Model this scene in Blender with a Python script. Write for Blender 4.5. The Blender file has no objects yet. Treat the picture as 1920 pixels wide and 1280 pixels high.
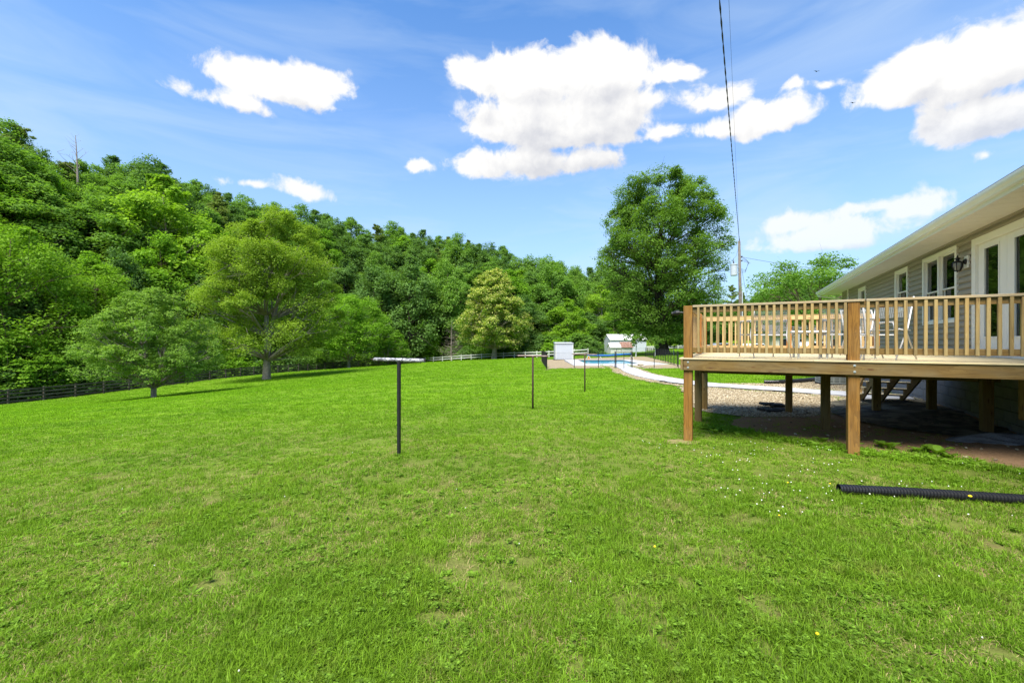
import bpy, bmesh, math, random
import numpy as np
from mathutils import Vector, Matrix, Euler
from mathutils.geometry import delaunay_2d_cdt

scene = bpy.context.scene
COL = scene.collection
R = math.radians
E = 1.65                       # eye height of the photographer above z = 0
rng = np.random.default_rng(7)
rnd = random.Random(11)

# ------------------------------------------------------------------ camera
cam_d = bpy.data.cameras.new("camera")
cam = bpy.data.objects.new("camera", cam_d)
COL.objects.link(cam)
cam.location = (0, 0, E)
cam.rotation_euler = (R(90), 0, 0)
cam_d.sensor_width = 36
cam_d.lens = 15.0
cam_d.clip_start = 0.05
cam_d.clip_end = 3000
scene.camera = cam

# ------------------------------------------------------------------ render settings
scene.render.engine = 'CYCLES'
cy = scene.cycles
cy.use_denoising = True
cy.max_bounces = 7
cy.diffuse_bounces = 5
cy.glossy_bounces = 3
cy.transmission_bounces = 4
cy.transparent_max_bounces = 8
cy.sample_clamp_indirect = 6
scene.view_settings.view_transform = 'Standard'
scene.view_settings.look = 'None'
scene.view_settings.gamma = 1
scene.view_settings.use_curve_mapping = False
scene.view_settings.exposure = 1.08

# ------------------------------------------------------------------ sun and sky
SUN_EL, SUN_AZ = 58.0, 205.0          # azimuth clockwise from +Y: the sun stands behind the camera, a little left
sd = bpy.data.lights.new("sun", 'SUN')
sd.energy = 4.5
sd.angle = R(34)
sd.color = (1.0, 0.94, 0.82)
sun = bpy.data.objects.new("sun", sd)
COL.objects.link(sun)
sdir = Vector((math.sin(R(SUN_AZ)) * math.cos(R(SUN_EL)), math.cos(R(SUN_AZ)) * math.cos(R(SUN_EL)), math.sin(R(SUN_EL))))
sun.rotation_euler = sdir.to_track_quat('Z', 'Y').to_euler()
sun.location = sdir * 60

world = bpy.data.worlds.new("World")
scene.world = world
world.use_nodes = True
wt = world.node_tree
wt.nodes.clear()


class NT:
    """small helper to write node trees"""
    def __init__(s, tree): s.t = tree
    def n(s, typ, **kw):
        x = s.t.nodes.new(typ)
        for k, v in kw.items(): setattr(x, k, v)
        return x
    def l(s, a, b): s.t.links.new(a, b)
    def _in(s, node, i, v):
        if v is None: return
        if isinstance(v, bpy.types.NodeSocket): s.l(v, node.inputs[i])
        else: node.inputs[i].default_value = v
    def m(s, op, a, b=None, c=None, clamp=False):
        x = s.n('ShaderNodeMath', operation=op); x.use_clamp = clamp
        s._in(x, 0, a); s._in(x, 1, b); s._in(x, 2, c)
        return x.outputs[0]
    def v(s, op, a, b=None, c=None):
        x = s.n('ShaderNodeVectorMath', operation=op)
        s._in(x, 0, a); s._in(x, 1, b); s._in(x, 2, c)
        return x.outputs['Value'] if op in ('LENGTH', 'DOT_PRODUCT', 'DISTANCE') else x.outputs[0]
    def noise(s, vec, scale, detail=4, rough=.55, dist=0, out=0, w=None):
        x = s.n('ShaderNodeTexNoise')
        if w is not None:
            x.noise_dimensions = '4D'; s._in(x, 1, w)
        if vec is not None: s.l(vec, x.inputs['Vector'])
        x.inputs['Scale'].default_value = scale; x.inputs['Detail'].default_value = detail
        x.inputs['Roughness'].default_value = rough; x.inputs['Distortion'].default_value = dist
        return x.outputs[out]
    def ramp(s, fac, stops, interp='LINEAR'):
        x = s.n('ShaderNodeValToRGB'); cr = x.color_ramp; cr.interpolation = interp
        while len(cr.elements) < len(stops): cr.elements.new(.5)
        for e, (p, c) in zip(cr.elements, stops):
            e.position = p; e.color = (*c, 1) if len(c) == 3 else c
        s.l(fac, x.inputs[0]); return x.outputs[0]
    def mapr(s, v, a, b, c=0., d=1., smooth=False):
        x = s.n('ShaderNodeMapRange'); x.clamp = True
        if smooth: x.interpolation_type = 'SMOOTHSTEP'
        s._in(x, 0, v)
        for i, q in enumerate((a, b, c, d)): s._in(x, i + 1, q)
        return x.outputs[0]
    def mix(s, f, a, b, blend='MIX'):
        x = s.n('ShaderNodeMix', data_type='RGBA', blend_type=blend)
        s._in(x, 0, f)
        for i, q in ((6, a), (7, b)):
            if not isinstance(q, bpy.types.NodeSocket) and len(q) == 3: q = (*q, 1)
            s._in(x, i, q)
        return x.outputs[2]


def px_dir(px, py):
    X, Z = (px - 960) / 800, (640 - py) / 800
    return math.atan2(X, 1), math.atan2(Z, math.hypot(X, 1))


W = NT(wt)
tc = W.n('ShaderNodeTexCoord')
sky = W.n('ShaderNodeTexSky')
sky.sky_type = 'NISHITA'
sky.sun_disc = False
sky.sun_elevation = R(SUN_EL)
sky.sun_rotation = R(SUN_AZ)
sky.altitude = 300
sky.air_density = 1.0
sky.dust_density = 0.7
sky.ozone_density = 2.2

# cloud banks: centre and half size of each, measured as directions in the sky
CLOUDS = [(520, 168, 140, 56), (440, 148, 60, 34), (600, 152, 64, 42), (450, 196, 110, 28),
          (1120, 150, 125, 92), (1000, 160, 120, 80), (905, 150, 70, 50), (1010, 235, 170, 75), (1130, 235, 120, 60),
          (985, 312, 180, 40), (796, 314, 50, 30), (1275, 138, 66, 32), (1322, 192, 76, 34),
          (1235, 252, 58, 26), (1215, 195, 66, 34), (1450, 222, 105, 46), (1365, 246, 80, 30), (1487, 166, 42, 18),
          (1552, 160, 42, 15), (1720, 150, 170, 74), (1860, 130, 170, 110), (1850, 225, 160, 66), (1540, 446, 150, 36),
          (1480, 420, 80, 30), (1715, 388, 84, 26), (565, 360, 80, 26), (470, 345, 40, 12),
          (1855, 292, 36, 22), (1650, 385, 70, 18)]

cg = bpy.data.node_groups.new("cloud_density", 'ShaderNodeTree')
cg.interface.new_socket("dir", in_out='INPUT', socket_type='NodeSocketVector')
cg.interface.new_socket("uv", in_out='INPUT', socket_type='NodeSocketVector')
cg.interface.new_socket("density", in_out='OUTPUT', socket_type='NodeSocketFloat')
G = NT(cg)
gi = G.n('NodeGroupInput'); go = G.n('NodeGroupOutput')
acc = None
warp = G.noise(gi.outputs[0], 9, 3, .6, out=1)
uvw = G.v('ADD', gi.outputs[1], G.v('MULTIPLY', G.v('SUBTRACT', warp, (.5, .5, .5)), (.07, .035, 0)))
for (px, py, rx, ry) in CLOUDS:
    a, e = px_dir(px, py)
    ca = math.cos(a)
    sx, sy = 800 / (rx * ca * ca), 800 / (ry * ca * math.cos(e) ** 2)
    q = G.v('MULTIPLY', G.v('SUBTRACT', uvw, (a, e, 0)), (sx, sy, 0))
    q = G.v('MAXIMUM', q, G.v('MULTIPLY', q, (-1, -1.5, 1)))
    d = G.m('SUBTRACT', 1.0, G.v('LENGTH', q))
    d = G.m('MULTIPLY', d, min(1.0, max(.35, ry / 62)))
    acc = d if acc is None else G.m('SMOOTH_MAX', acc, d, .25)
# the rest of the sky, outside this picture, carries the same broken cumulus
wide = G.m('MULTIPLY_ADD', G.noise(gi.outputs[0], 2.6, 2, .5), 5.0, -3.0)
sep = G.n('ShaderNodeSeparateXYZ'); G.l(gi.outputs[1], sep.inputs[0])
away = G.m('MAXIMUM', G.mapr(G.m('ABSOLUTE', sep.outputs[0]), .95, 1.25), G.mapr(sep.outputs[1], .68, .85))
wide = G.m('SUBTRACT', wide, G.m('MULTIPLY', G.m('SUBTRACT', 1.0, away), 9.0))
acc = G.m('MAXIMUM', G.m('MAXIMUM', acc, wide), -1.5)
fb = G.m('SUBTRACT', G.noise(gi.outputs[0], 15, 10, .6, .3), .5)
fb2 = G.m('SUBTRACT', G.noise(gi.outputs[0], 5, 3, .5, .2), .5)
dn = G.m('ADD', G.m('MULTIPLY', acc, 1.9), G.m('ADD', G.m('MULTIPLY', fb, 2.5), G.m('MULTIPLY', fb2, .8)))
dn = G.m('SUBTRACT', dn, .06)
G.l(dn, go.inputs[0])

nrm = W.v('NORMALIZE', tc.outputs['Generated'])
sp = W.n('ShaderNodeSeparateXYZ'); W.l(nrm, sp.inputs[0])
az = W.m('ARCTAN2', sp.outputs[0], sp.outputs[1])
el = W.m('ARCSINE', sp.outputs[2])
uv = W.n('ShaderNodeCombineXYZ'); W.l(az, uv.inputs[0]); W.l(el, uv.inputs[1])


def dens(off):
    g = W.n('ShaderNodeGroup'); g.node_tree = cg
    W.l(W.v('NORMALIZE', W.v('ADD', nrm, (off[0], 0, off[1]))), g.inputs[0])
    W.l(W.v('ADD', uv.outputs[0], (off[0], off[1], 0)), g.inputs[1])
    return g.outputs[0]


d0 = dens((0, 0))
d1 = dens((-.01, .075))
alpha = W.mapr(d0, -.02, .5, smooth=True)
alpha = W.m('MULTIPLY', alpha, W.mapr(sp.outputs[2], 0.02, .36, .45, 1.0))
ds = dens((-.011, .016))
relief = W.m('MULTIPLY', W.m('SUBTRACT', ds, d0), .75)
shade = W.mapr(W.m('ADD', W.m('MULTIPLY', d1, .5), relief), .0, 1.15)
ccol = W.mix(shade, (3.35, 3.32, 3.25), (2.3, 2.34, 2.5))
# thin milky veil low in the sky and in faint streaks
vz = W.m('MULTIPLY', W.m('POWER', W.m('SUBTRACT', 1.0, W.m('MAXIMUM', sp.outputs[2], 0.0)), 2.4), .97)
vs = W.v('MULTIPLY', nrm, (1.2, 1.2, 6.0))
vn = W.m('MULTIPLY', W.mapr(W.noise(vs, 2.2, 5, .55, .6), .42, .8), .32)
skyc = W.mix(1.0, sky.outputs[0], (.29, .64, .93), 'MULTIPLY')
skyc = W.mix(W.m('ADD', vz, vn, clamp=True), skyc, (2.25, 2.75, 3.3))
col = W.mix(alpha, skyc, ccol)
bg = W.n('ShaderNodeBackground'); bg.inputs['Strength'].default_value = .15
W.l(col, bg.inputs[0])
wo = W.n('ShaderNodeOutputWorld'); W.l(bg.outputs[0], wo.inputs[0])
world.cycles.sampling_method = 'MANUAL'
world.cycles.sample_map_resolution = 1024

# ------------------------------------------------------------------ object helpers
def put(o, parent=None):
    COL.objects.link(o)
    if parent is not None: o.parent = parent
    return o


def tag(o, label=None, cat=None, group=None, kind=None):
    if label: o['label'] = label
    if cat: o['category'] = cat
    if group: o['group'] = group
    if kind: o['kind'] = kind
    return o


def empty(name, loc=(0, 0, 0), rz=0, label=None, cat=None, group=None):
    o = bpy.data.objects.new(name, None)
    o.empty_display_size = .2
    o.location = loc; o.rotation_euler = (0, 0, rz)
    put(o); return tag(o, label, cat, group)


def mesh_np(name, V, F, mat=None, smooth=False, attrs=None):
    """V (n,3), F (m,k) all faces same size"""
    V = np.asarray(V, dtype=np.float32); F = np.asarray(F, dtype=np.int32)
    me = bpy.data.meshes.new(name)
    me.vertices.add(len(V)); me.vertices.foreach_set('co', V.ravel())
    k = F.shape[1]
    me.loops.add(F.size); me.loops.foreach_set('vertex_index', F.ravel())
    me.polygons.add(len(F)); me.polygons.foreach_set('loop_start', np.arange(0, F.size, k, dtype=np.int32))
    if smooth: me.polygons.foreach_set('use_smooth', np.ones(len(F), dtype=bool))
    for an, av in (attrs or {}).items():
        a = me.attributes.new(an, 'FLOAT', 'POINT'); a.data.foreach_set('value', np.asarray(av, dtype=np.float32))
    me.update(calc_edges=True)
    if mat: me.materials.append(mat)
    return me


class MB:
    """collects shapes into one mesh"""
    def __init__(s): s.v = []; s.f = []; s.mi = []; s.cur = 0
    def add(s, vs, fs):
        b = len(s.v); s.v += [tuple(p) for p in vs]
        s.f += [tuple(i + b for i in f) for f in fs]; s.mi += [s.cur] * len(fs); return s
    def box(s, x0, x1, y0, y1, z0, z1):
        return s.add([(x0, y0, z0), (x1, y0, z0), (x1, y1, z0), (x0, y1, z0), (x0, y0, z1), (x1, y0, z1), (x1, y1, z1), (x0, y1, z1)],
                     [(0, 3, 2, 1), (4, 5, 6, 7), (0, 1, 5, 4), (1, 2, 6, 5), (2, 3, 7, 6), (3, 0, 4, 7)])
    def tube(s, pts, rad, n=8, cap=True):
        pts = [Vector(p) for p in pts]
        if not hasattr(rad, '__len__'): rad = [rad] * len(pts)
        rings = []; up = None
        for i, p in enumerate(pts):
            t = (pts[min(i + 1, len(pts) - 1)] - pts[max(i - 1, 0)]).normalized()
            if up is None: up = Vector((0, 0, 1)) if abs(t.z) < .9 else Vector((1, 0, 0))
            a = t.cross(up).normalized(); b = a.cross(t).normalized(); up = b
            rings.append([p + (a * math.cos(2 * math.pi * j / n) + b * math.sin(2 * math.pi * j / n)) * rad[i] for j in range(n)])
        vs = [q for r in rings for q in r]; fs = []
        for i in range(len(rings) - 1):
            for j in range(n):
                fs.append((i * n + j, i * n + (j + 1) % n, (i + 1) * n + (j + 1) % n, (i + 1) * n + j))
        if cap: fs += [tuple(range(n))[::-1], tuple((len(rings) - 1) * n + j for j in range(n))]
        return s.add(vs, fs)
    def prism(s, prof, axis, a, b):
        """extrude a closed profile; axis 'y': profile in (x,z); 'x': profile in (y,z); 'z': (x,y)"""
        def P(q, t): return {'y': (q[0], t, q[1]), 'x': (t, q[0], q[1]), 'z': (q[0], q[1], t)}[axis]
        n = len(prof)
        return s.add([P(q, a) for q in prof] + [P(q, b) for q in prof],
                     [(i, (i + 1) % n, n + (i + 1) % n, n + i) for i in range(n)] + [tuple(range(n))[::-1], tuple(range(n, 2 * n))])
    def lathe(s, prof, n=16, c=(0, 0, 0)):
        vs = []; fs = []
        for (r, z) in prof:
            vs += [(c[0] + r * math.cos(2 * math.pi * j / n), c[1] + r * math.sin(2 * math.pi * j / n), c[2] + z) for j in range(n)]
        for i in range(len(prof) - 1):
            for j in range(n): fs.append((i * n + j, i * n + (j + 1) % n, (i + 1) * n + (j + 1) % n, (i + 1) * n + j))
        return s.add(vs, fs)
    def mesh(s, name, mats, smooth=False, bevel=0):
        me = bpy.data.meshes.new(name); me.from_pydata(s.v, [], s.f)
        if not isinstance(mats, (list, tuple)): mats = [mats]
        for m in mats: me.materials.append(m)
        if len(mats) > 1: me.polygons.foreach_set('material_index', s.mi)
        bm = bmesh.new(); bm.from_mesh(me)
        bmesh.ops.recalc_face_normals(bm, faces=bm.faces)
        if bevel:
            es = [e for e in bm.edges if len(e.link_faces) == 2 and e.calc_face_angle(0) > .6]
            bmesh.ops.bevel(bm, geom=es, offset=bevel, segments=1, affect='EDGES', profile=.5)
        bm.to_mesh(me); bm.free()
        if smooth: me.polygons.foreach_set('use_smooth', [True] * len(me.polygons))
        me.update(); return me
    def obj(s, name, mats, parent=None, smooth=False, bevel=0, **tg):
        o = bpy.data.objects.new(name, s.mesh(name, mats, smooth, bevel)); put(o, parent); return tag(o, **tg)


_bc = {}
def board(name, parent, c, L, w, t, mat, axis='x', bev=.003, rot=None, label=None):
    """a length of timber; local X is the grain. axis x: w along y, t along z; y: w along x, t along z; z: w along y, t along x"""
    key = (round(L, 3), round(w, 4), round(t, 4), mat.name, bev)
    if key not in _bc:
        _bc[key] = MB().box(-L / 2, L / 2, -w / 2, w / 2, -t / 2, t / 2).mesh(name, mat, bevel=bev)
    o = bpy.data.objects.new(name, _bc[key]); put(o, parent)
    o.location = c
    o.rotation_euler = rot if rot else {'x': (0, 0, 0), 'y': (0, 0, R(90)), 'z': (0, R(-90), 0)}[axis]
    return tag(o, label)


# ------------------------------------------------------------------ materials
def mat(name, build):
    m = bpy.data.materials.new(name); m.use_nodes = True
    t = m.node_tree; t.nodes.clear(); N = NT(t)
    out = N.n('ShaderNodeOutputMaterial'); sh = build(N)
    if isinstance(sh, tuple):
        N.l(sh[0], out.inputs[0]); N.l(sh[1], out.inputs[2])
    else: N.l(sh, out.inputs[0])
    return m


def principled(N, col, rough=.7, spec=.3, metal=0, bump=None, bstr=.3, bdist=.01, **kw):
    p = N.n('ShaderNodeBsdfPrincipled')
    N._in(p, 'Base Color', col if isinstance(col, bpy.types.NodeSocket) else (*col[:3], 1))
    N._in(p, 'Roughness', rough); N._in(p, 'Metallic', metal); N._in(p, 'Specular IOR Level', spec)
    for k, v in kw.items(): N._in(p, k, v)
    if bump is not None:
        b = N.n('ShaderNodeBump'); b.inputs['Strength'].default_value = bstr; b.inputs['Distance'].default_value = bdist
        N.l(bump, b.inputs['Height']); N.l(b.outputs[0], p.inputs['Normal'])
    return p.outputs[0]


def wood_mat(name, light, dark, knot=(.10, .045, .018), grey=0.0, greycol=(.25, .23, .19), knots=1.0):
    def b(N):
        tc = N.n('ShaderNodeTexCoord'); oi = N.n('ShaderNodeObjectInfo')
        off = N.m('MULTIPLY', oi.outputs['Random'], 37.0)
        cb = N.n('ShaderNodeCombineXYZ'); N.l(off, cb.inputs[0]); N.l(off, cb.inputs[1])
        p = N.v('ADD', tc.outputs['Object'], cb.outputs[0])
        kv = N.n('ShaderNodeTexVoronoi'); kv.feature = 'F1'; kv.inputs['Scale'].default_value = 1
        N.l(N.v('MULTIPLY', p, (2.4, 9, 9)), kv.inputs['Vector'])
        kd = kv.outputs['Distance']
        swirl = N.m('MULTIPLY', N.mapr(kd, .0, .45, 1, 0, True), .9)
        g = N.v('MULTIPLY', p, (.5, 8, 8))
        cx = N.n('ShaderNodeCombineXYZ'); N.l(swirl, cx.inputs[1]); N.l(swirl, cx.inputs[2])
        g = N.v('ADD', g, cx.outputs[0])
        gr = N.noise(g, 1.3, 4, .6, .8)
        rings = N.m('FRACT', N.m('MULTIPLY', gr, 4.0))
        rings = N.m('POWER', rings, 1.6)
        fine = N.noise(N.v('MULTIPLY', p, (5, 140, 140)), 1, 3, .6)
        f = N.m('ADD', N.m('MULTIPLY', rings, .55), N.m('MULTIPLY', gr, .45))
        c = N.mix(f, light, dark)
        c = N.mix(N.mapr(fine, .35, .8, 0, .5), c, dark)
        chk = N.noise(N.v('MULTIPLY', p, (1.4, 30, 30)), 1, 2, .5)
        c = N.mix(N.mapr(chk, .62, .72, 0, .75), c, knot)
        blot = N.noise(N.v('MULTIPLY', p, (1.1, 3, 3)), 1.3, 3, .6)
        c = N.mix(N.m('MULTIPLY', N.mapr(blot, .42, .7), grey), c, greycol)
        br = N.m('MULTIPLY_ADD', oi.outputs['Random'], .46, .77)
        c = N.mix(1.0, c, N.v('SCALE', (1, 1, 1), None) if False else _g(N, br), 'MULTIPLY')
        if knots: c = N.mix(N.mapr(kd, .07, .15, knots, 0, True), c, knot)
        return principled(N, c, .78, .2, bump=N.m('ADD', fine, N.m('MULTIPLY', rings, .5)), bstr=.25, bdist=.002)
    return mat(name, b)


def _g(N, v):
    c = N.n('ShaderNodeCombineColor')
    for i in range(3): N.l(v, c.inputs[i])
    return c.outputs[0]


def plain(name, col, rough=.6, spec=.3, var=.12, scale=6., metal=0, bstr=.1, bdist=.003, stain=None):
    def b(N):
        tc = N.n('ShaderNodeTexCoord')
        n = N.noise(tc.outputs['Object'], scale, 5, .6)
        lo = tuple(c * (1 - var) for c in col); hi = tuple(min(1, c * (1 + var)) for c in col)
        c = N.mix(N.mapr(n, .3, .7), lo, hi)
        if stain:
            s = N.noise(tc.outputs['Object'], stain[1], 6, .7, .5)
            c = N.mix(N.mapr(s, stain[2], stain[2] + .12), c, stain[0])
        return principled(N, c, rough, spec, metal, bump=N.noise(tc.outputs['Object'], scale * 12, 3), bstr=bstr, bdist=bdist)
    return mat(name, b)


def leaf_mat(name, dark, light, trans=.45, rough=.5, hue=.5, attr_col=None):
    """foliage: colour varies by leaf (attribute tint), by tree (object random); thin leaves let light through"""
    def b(N):
        at = N.n('ShaderNodeAttribute'); at.attribute_name = 'tint'
        oi = N.n('ShaderNodeObjectInfo')
        f = N.m('ADD', N.m('MULTIPLY', at.outputs['Fac'], .75), N.m('MULTIPLY', oi.outputs['Random'], .35 * hue / .5), clamp=True)
        c = N.mix(f, dark, light)
        if attr_col:
            a2 = N.n('ShaderNodeAttribute'); a2.attribute_name = 'bloom'
            c = N.mix(a2.outputs['Fac'], c, attr_col)
        d = N.n('ShaderNodeBsdfDiffuse'); N.l(c, d.inputs[0])
        t = N.n('ShaderNodeBsdfTranslucent'); N.l(N.mix(1.0, c, (1.25, 1.35, .55), 'MULTIPLY'), t.inputs[0])
        m1 = N.n('ShaderNodeMixShader'); m1.inputs[0].default_value = trans
        N.l(d.outputs[0], m1.inputs[1]); N.l(t.outputs[0], m1.inputs[2])
        g = N.n('ShaderNodeBsdfGlossy'); g.inputs[1].default_value = rough; g.inputs[0].default_value = (.8, .9, .6, 1)
        m2 = N.n('ShaderNodeMixShader'); m2.inputs[0].default_value = .008
        N.l(m1.outputs[0], m2.inputs[1]); N.l(g.outputs[0], m2.inputs[2])
        return m2.outputs[0]
    return mat(name, b)


M = {}
M['wood'] = wood_mat('weathered_pine', (.30, .195, .064), (.12, .068, .020), grey=.45, greycol=(.25, .215, .13))
M['wood_post'] = wood_mat('cedar_toned_post', (.33, .165, .032), (.10, .042, .008), grey=.2, greycol=(.27, .21, .11))
M['wood_cap'] = wood_mat('greyed_rail_cap', (.40, .31, .18), (.25, .18, .10), grey=.8, greycol=(.30, .28, .22), knots=.5)
M['wood_bal'] = wood_mat('baluster_pine', (.40, .285, .115), (.24, .155, .058), grey=.35, greycol=(.32, .29, .17), knots=.4)
M['wood_new'] = wood_mat('fresh_pine', (.58, .41, .20), (.44, .28, .12), knots=.6)
M['wood_orange'] = wood_mat('orange_cedar', (.50, .22, .06), (.32, .12, .03), knots=.6)
M['wood_deck'] = wood_mat('pale_deck_board', (.58, .48, .28), (.45, .36, .20), grey=.3, greycol=(.50, .48, .42), knots=.25)
M['wood_black'] = wood_mat('tarred_fence_board', (.075, .065, .055), (.035, .030, .026), grey=.7, greycol=(.14, .13, .115), knots=0)
M['white'] = plain('white_paint', (.60, .61, .58), .45, .35, .04, 3)
M['trim'] = plain('white_window_trim', (.82, .80, .70), .4, .4, .02, 3)
M['gutter'] = plain('gutter_metal', (.74, .75, .70), .4, .4, .03, 1.5, stain=((.42, .42, .30), 1.2, .62))
M['soffit'] = plain('vinyl_soffit', (.76, .72, .62), .5, .3, .03, 2)
M['siding'] = plain('taupe_vinyl_siding', (.315, .275, .215), .5, .3, .05, 1.2, bstr=.05)
M['block'] = plain('painted_concrete_block', (.20, .20, .205), .9, .1, .15, 4, bstr=.6, bdist=.006)
M['concrete'] = plain('pale_concrete', (.43, .43, .44), .85, .15, .06, 1.5, bstr=.2)
M['black'] = plain('black_metal', (.012, .012, .013), .45, .4, .2, 8)
M['blackpaint'] = plain('chipped_black_paint', (.015, .015, .017), .4, .4, .2, 9, stain=((.35, .34, .32), 30, .66))
M['barpaint'] = plain('flaking_grey_pipe', (.10, .10, .11), .5, .4, .3, 20, stain=((.50, .50, .52), 16, .47))
M['rust'] = plain('rusty_pipe', (.045, .028, .021), .8, .2, .35, 14, stain=((.11, .065, .045), 25, .60))
M['rustbar'] = plain('rusty_bar', (.22, .15, .13), .8, .2, .3, 20, stain=((.34, .28, .27), 20, .52))
M['galv'] = plain('galvanised_steel', (.50, .53, .53), .4, .5, .1, 20, metal=.6)
M['pole'] = plain('utility_pole_wood', (.15, .13, .11), .9, .1, .25, 5)
M['greybox'] = plain('grey_enamel', (.42, .46, .50), .45, .4, .05, 3)
M['shed'] = plain('grey_white_steel', (.42, .45, .50), .5, .4, .04, 3)
M['chair'] = plain('white_chair_tube', (.56, .56, .57), .35, .5, .03, 6)
M['mesh'] = plain('grey_chair_mesh', (.28, .29, .28), .8, .2, .15, 60)
M['ac'] = plain('ac_grey', (.34, .37, .34), .5, .4, .06, 5)
M['rubber'] = plain('black_corrugated_plastic', (.014, .014, .016), .3, .6, .2, 8)
M['cloth'] = plain('black_landscape_fabric', (.050, .045, .034), .9, .15, .35, 5, bstr=.5, bdist=.01, stain=((.15, .135, .095), 2.5, .46))
M['cloth_pale'] = plain('lit_landscape_fabric', (.17, .175, .18), .9, .15, .3, 5, bstr=.5, bdist=.01)  # lit copy of the black fabric, skylight put into the colour
M['slab'] = plain('dark_paver', (.045, .042, .04), .9, .1, .3, 12, bstr=.5)
M['stone'] = plain('field_stone', (.34, .30, .23), .9, .1, .25, 9, bstr=.5)
M['blue'] = plain('blue_solar_cover', (.012, .11, .33), .4, .4, .15, 3)
M['orange'] = plain('orange_plastic', (.75, .18, .03), .5, .4, .05, 5)
M['roofwhite'] = plain('white_metal_roof', (.68, .68, .62), .5, .3, .06, 2)
M['roofrust'] = plain('rusty_metal_roof', (.22, .12, .085), .8, .2, .25, 3, stain=((.55, .42, .36), 4, .55))
M['shingle'] = plain('grey_shingle', (.12, .115, .11), .95, .1, .3, 8)
M['beige'] = plain('beige_wall', (.50, .46, .38), .8, .2, .05, 3)
M['dark'] = plain('dark_interior', (.018, .020, .022), .8, .1, .2, 3)
M['curtain'] = plain('grey_green_curtain', (.10, .13, .11), .9, .1, .2, 6)
M['blind'] = plain('pale_blind_slat', (.72, .74, .68), .6, .3, .05, 6)
M['wire'] = plain('wire_insulation', (.03, .03, .032), .6, .3, .2, 8)
M['ceramic'] = plain('dark_ceramic', (.05, .04, .035), .3, .5, .1, 8)
M['lanternglass'] = mat('smoked_lantern_glass', lambda N: principled(N, (.42, .42, .36), .15, .5, **{'Transmission Weight': .5}))
M['lampglass'] = mat('lantern_glass', lambda N: principled(N, (.75, .75, .68), .1, .5, **{'Transmission Weight': .6}))
M['carpaint'] = plain('white_car_paint', (.75, .76, .78), .2, .6, .02, 2)
M['redstripe'] = plain('dark_red_stripe', (.16, .02, .02), .4, .4, .05, 2)
M['tyre'] = plain('tyre_rubber', (.015, .015, .015), .8, .2, .1, 9)


def b_glass(N):
    f = N.n('ShaderNodeFresnel'); f.inputs[0].default_value = 1.6
    t = N.n('ShaderNodeBsdfTransparent'); t.inputs[0].default_value = (.62, .68, .64, 1)
    g = N.n('ShaderNodeBsdfGlossy'); g.inputs[1].default_value = .02
    m = N.n('ShaderNodeMixShader'); N.l(N.m('ADD', f.outputs[0], .05, clamp=True), m.inputs[0]); N.l(t.outputs[0], m.inputs[1]); N.l(g.outputs[0], m.inputs[2])
    return m.outputs[0]
M['glass'] = mat('window_glass', b_glass)


def b_water(N):
    tc = N.n('ShaderNodeTexCoord')
    c = N.mix(N.noise(tc.outputs['Object'], .8, 3), (.07, .33, .47), (.11, .42, .56))
    return principled(N, c, .12, .5, bump=N.noise(tc.outputs['Object'], 3, 3), bstr=.2, bdist=.02)
M['water'] = mat('pool_water', b_water)


def grass_base(N, dark, light, brown, bf=1.0):
    """colour of the turf by place: patches, drier spots and faint mowing streaks"""
    ge = N.n('ShaderNodeNewGeometry'); P = ge.outputs['Position']
    a = N.noise(P, .55, 5, .6, .4)
    b = N.noise(P, 3.2, 4, .6, .3)
    s = N.noise(N.v('MULTIPLY', N.v('ADD', P, N.v('SCALE', N.noise(P, .05, 2, out=1), None) if False else (0, 0, 0)), (.22, .95, .3)), 1.0, 4, .6, .5)
    f = N.m('ADD', N.m('MULTIPLY', N.mapr(a, .3, .7), .35), N.m('ADD', N.m('MULTIPLY', N.mapr(s, .35, .65), .55), N.m('MULTIPLY', b, .2)), clamp=True)
    c = N.mix(f, dark, light)
    sep0 = N.n('ShaderNodeSeparateXYZ'); N.l(P, sep0.inputs[0])
    c = N.mix(N.mapr(sep0.outputs[1], 2.0, 17.0, .55, .0), c, (.140, .215, .022))
    sep = N.n('ShaderNodeSeparateXYZ'); N.l(P, sep.inputs[0])
    near = N.mapr(sep.outputs[1], 4.0, 11.0, 1.0, .25)
    dry = N.m('MULTIPLY', N.mapr(N.noise(P, 1.9, 6, .7, .6), .53, .68), N.m('MULTIPLY', near, bf))
    return c, dry, brown


def b_lawn(N):
    c, dry, br = grass_base(N, (.095, .215, .008), (.19, .350, .014), None)
    c = N.mix(dry, c, (.24, .18, .08))
    ge = N.n('ShaderNodeNewGeometry')
    sp_ = N.n('ShaderNodeSeparateXYZ'); N.l(ge.outputs['Position'], sp_.inputs[0])
    c = N.mix(N.mapr(sp_.outputs[1], 3.5, 13.0, .62, .0), c, (.150, .135, .048))
    fine = N.noise(ge.outputs['Position'], 22, 5, .7)
    c = N.mix(N.mapr(fine, .35, .62, .0, .6), c, (.075, .080, .022))
    return principled(N, c, .95, .05, bump=fine, bstr=.8, bdist=.03)
M['lawn'] = mat('lawn_turf', b_lawn)


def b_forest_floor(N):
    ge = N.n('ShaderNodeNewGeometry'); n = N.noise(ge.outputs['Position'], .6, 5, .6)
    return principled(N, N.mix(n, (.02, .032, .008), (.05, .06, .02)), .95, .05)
M['floor'] = mat('forest_floor', b_forest_floor)


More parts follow.
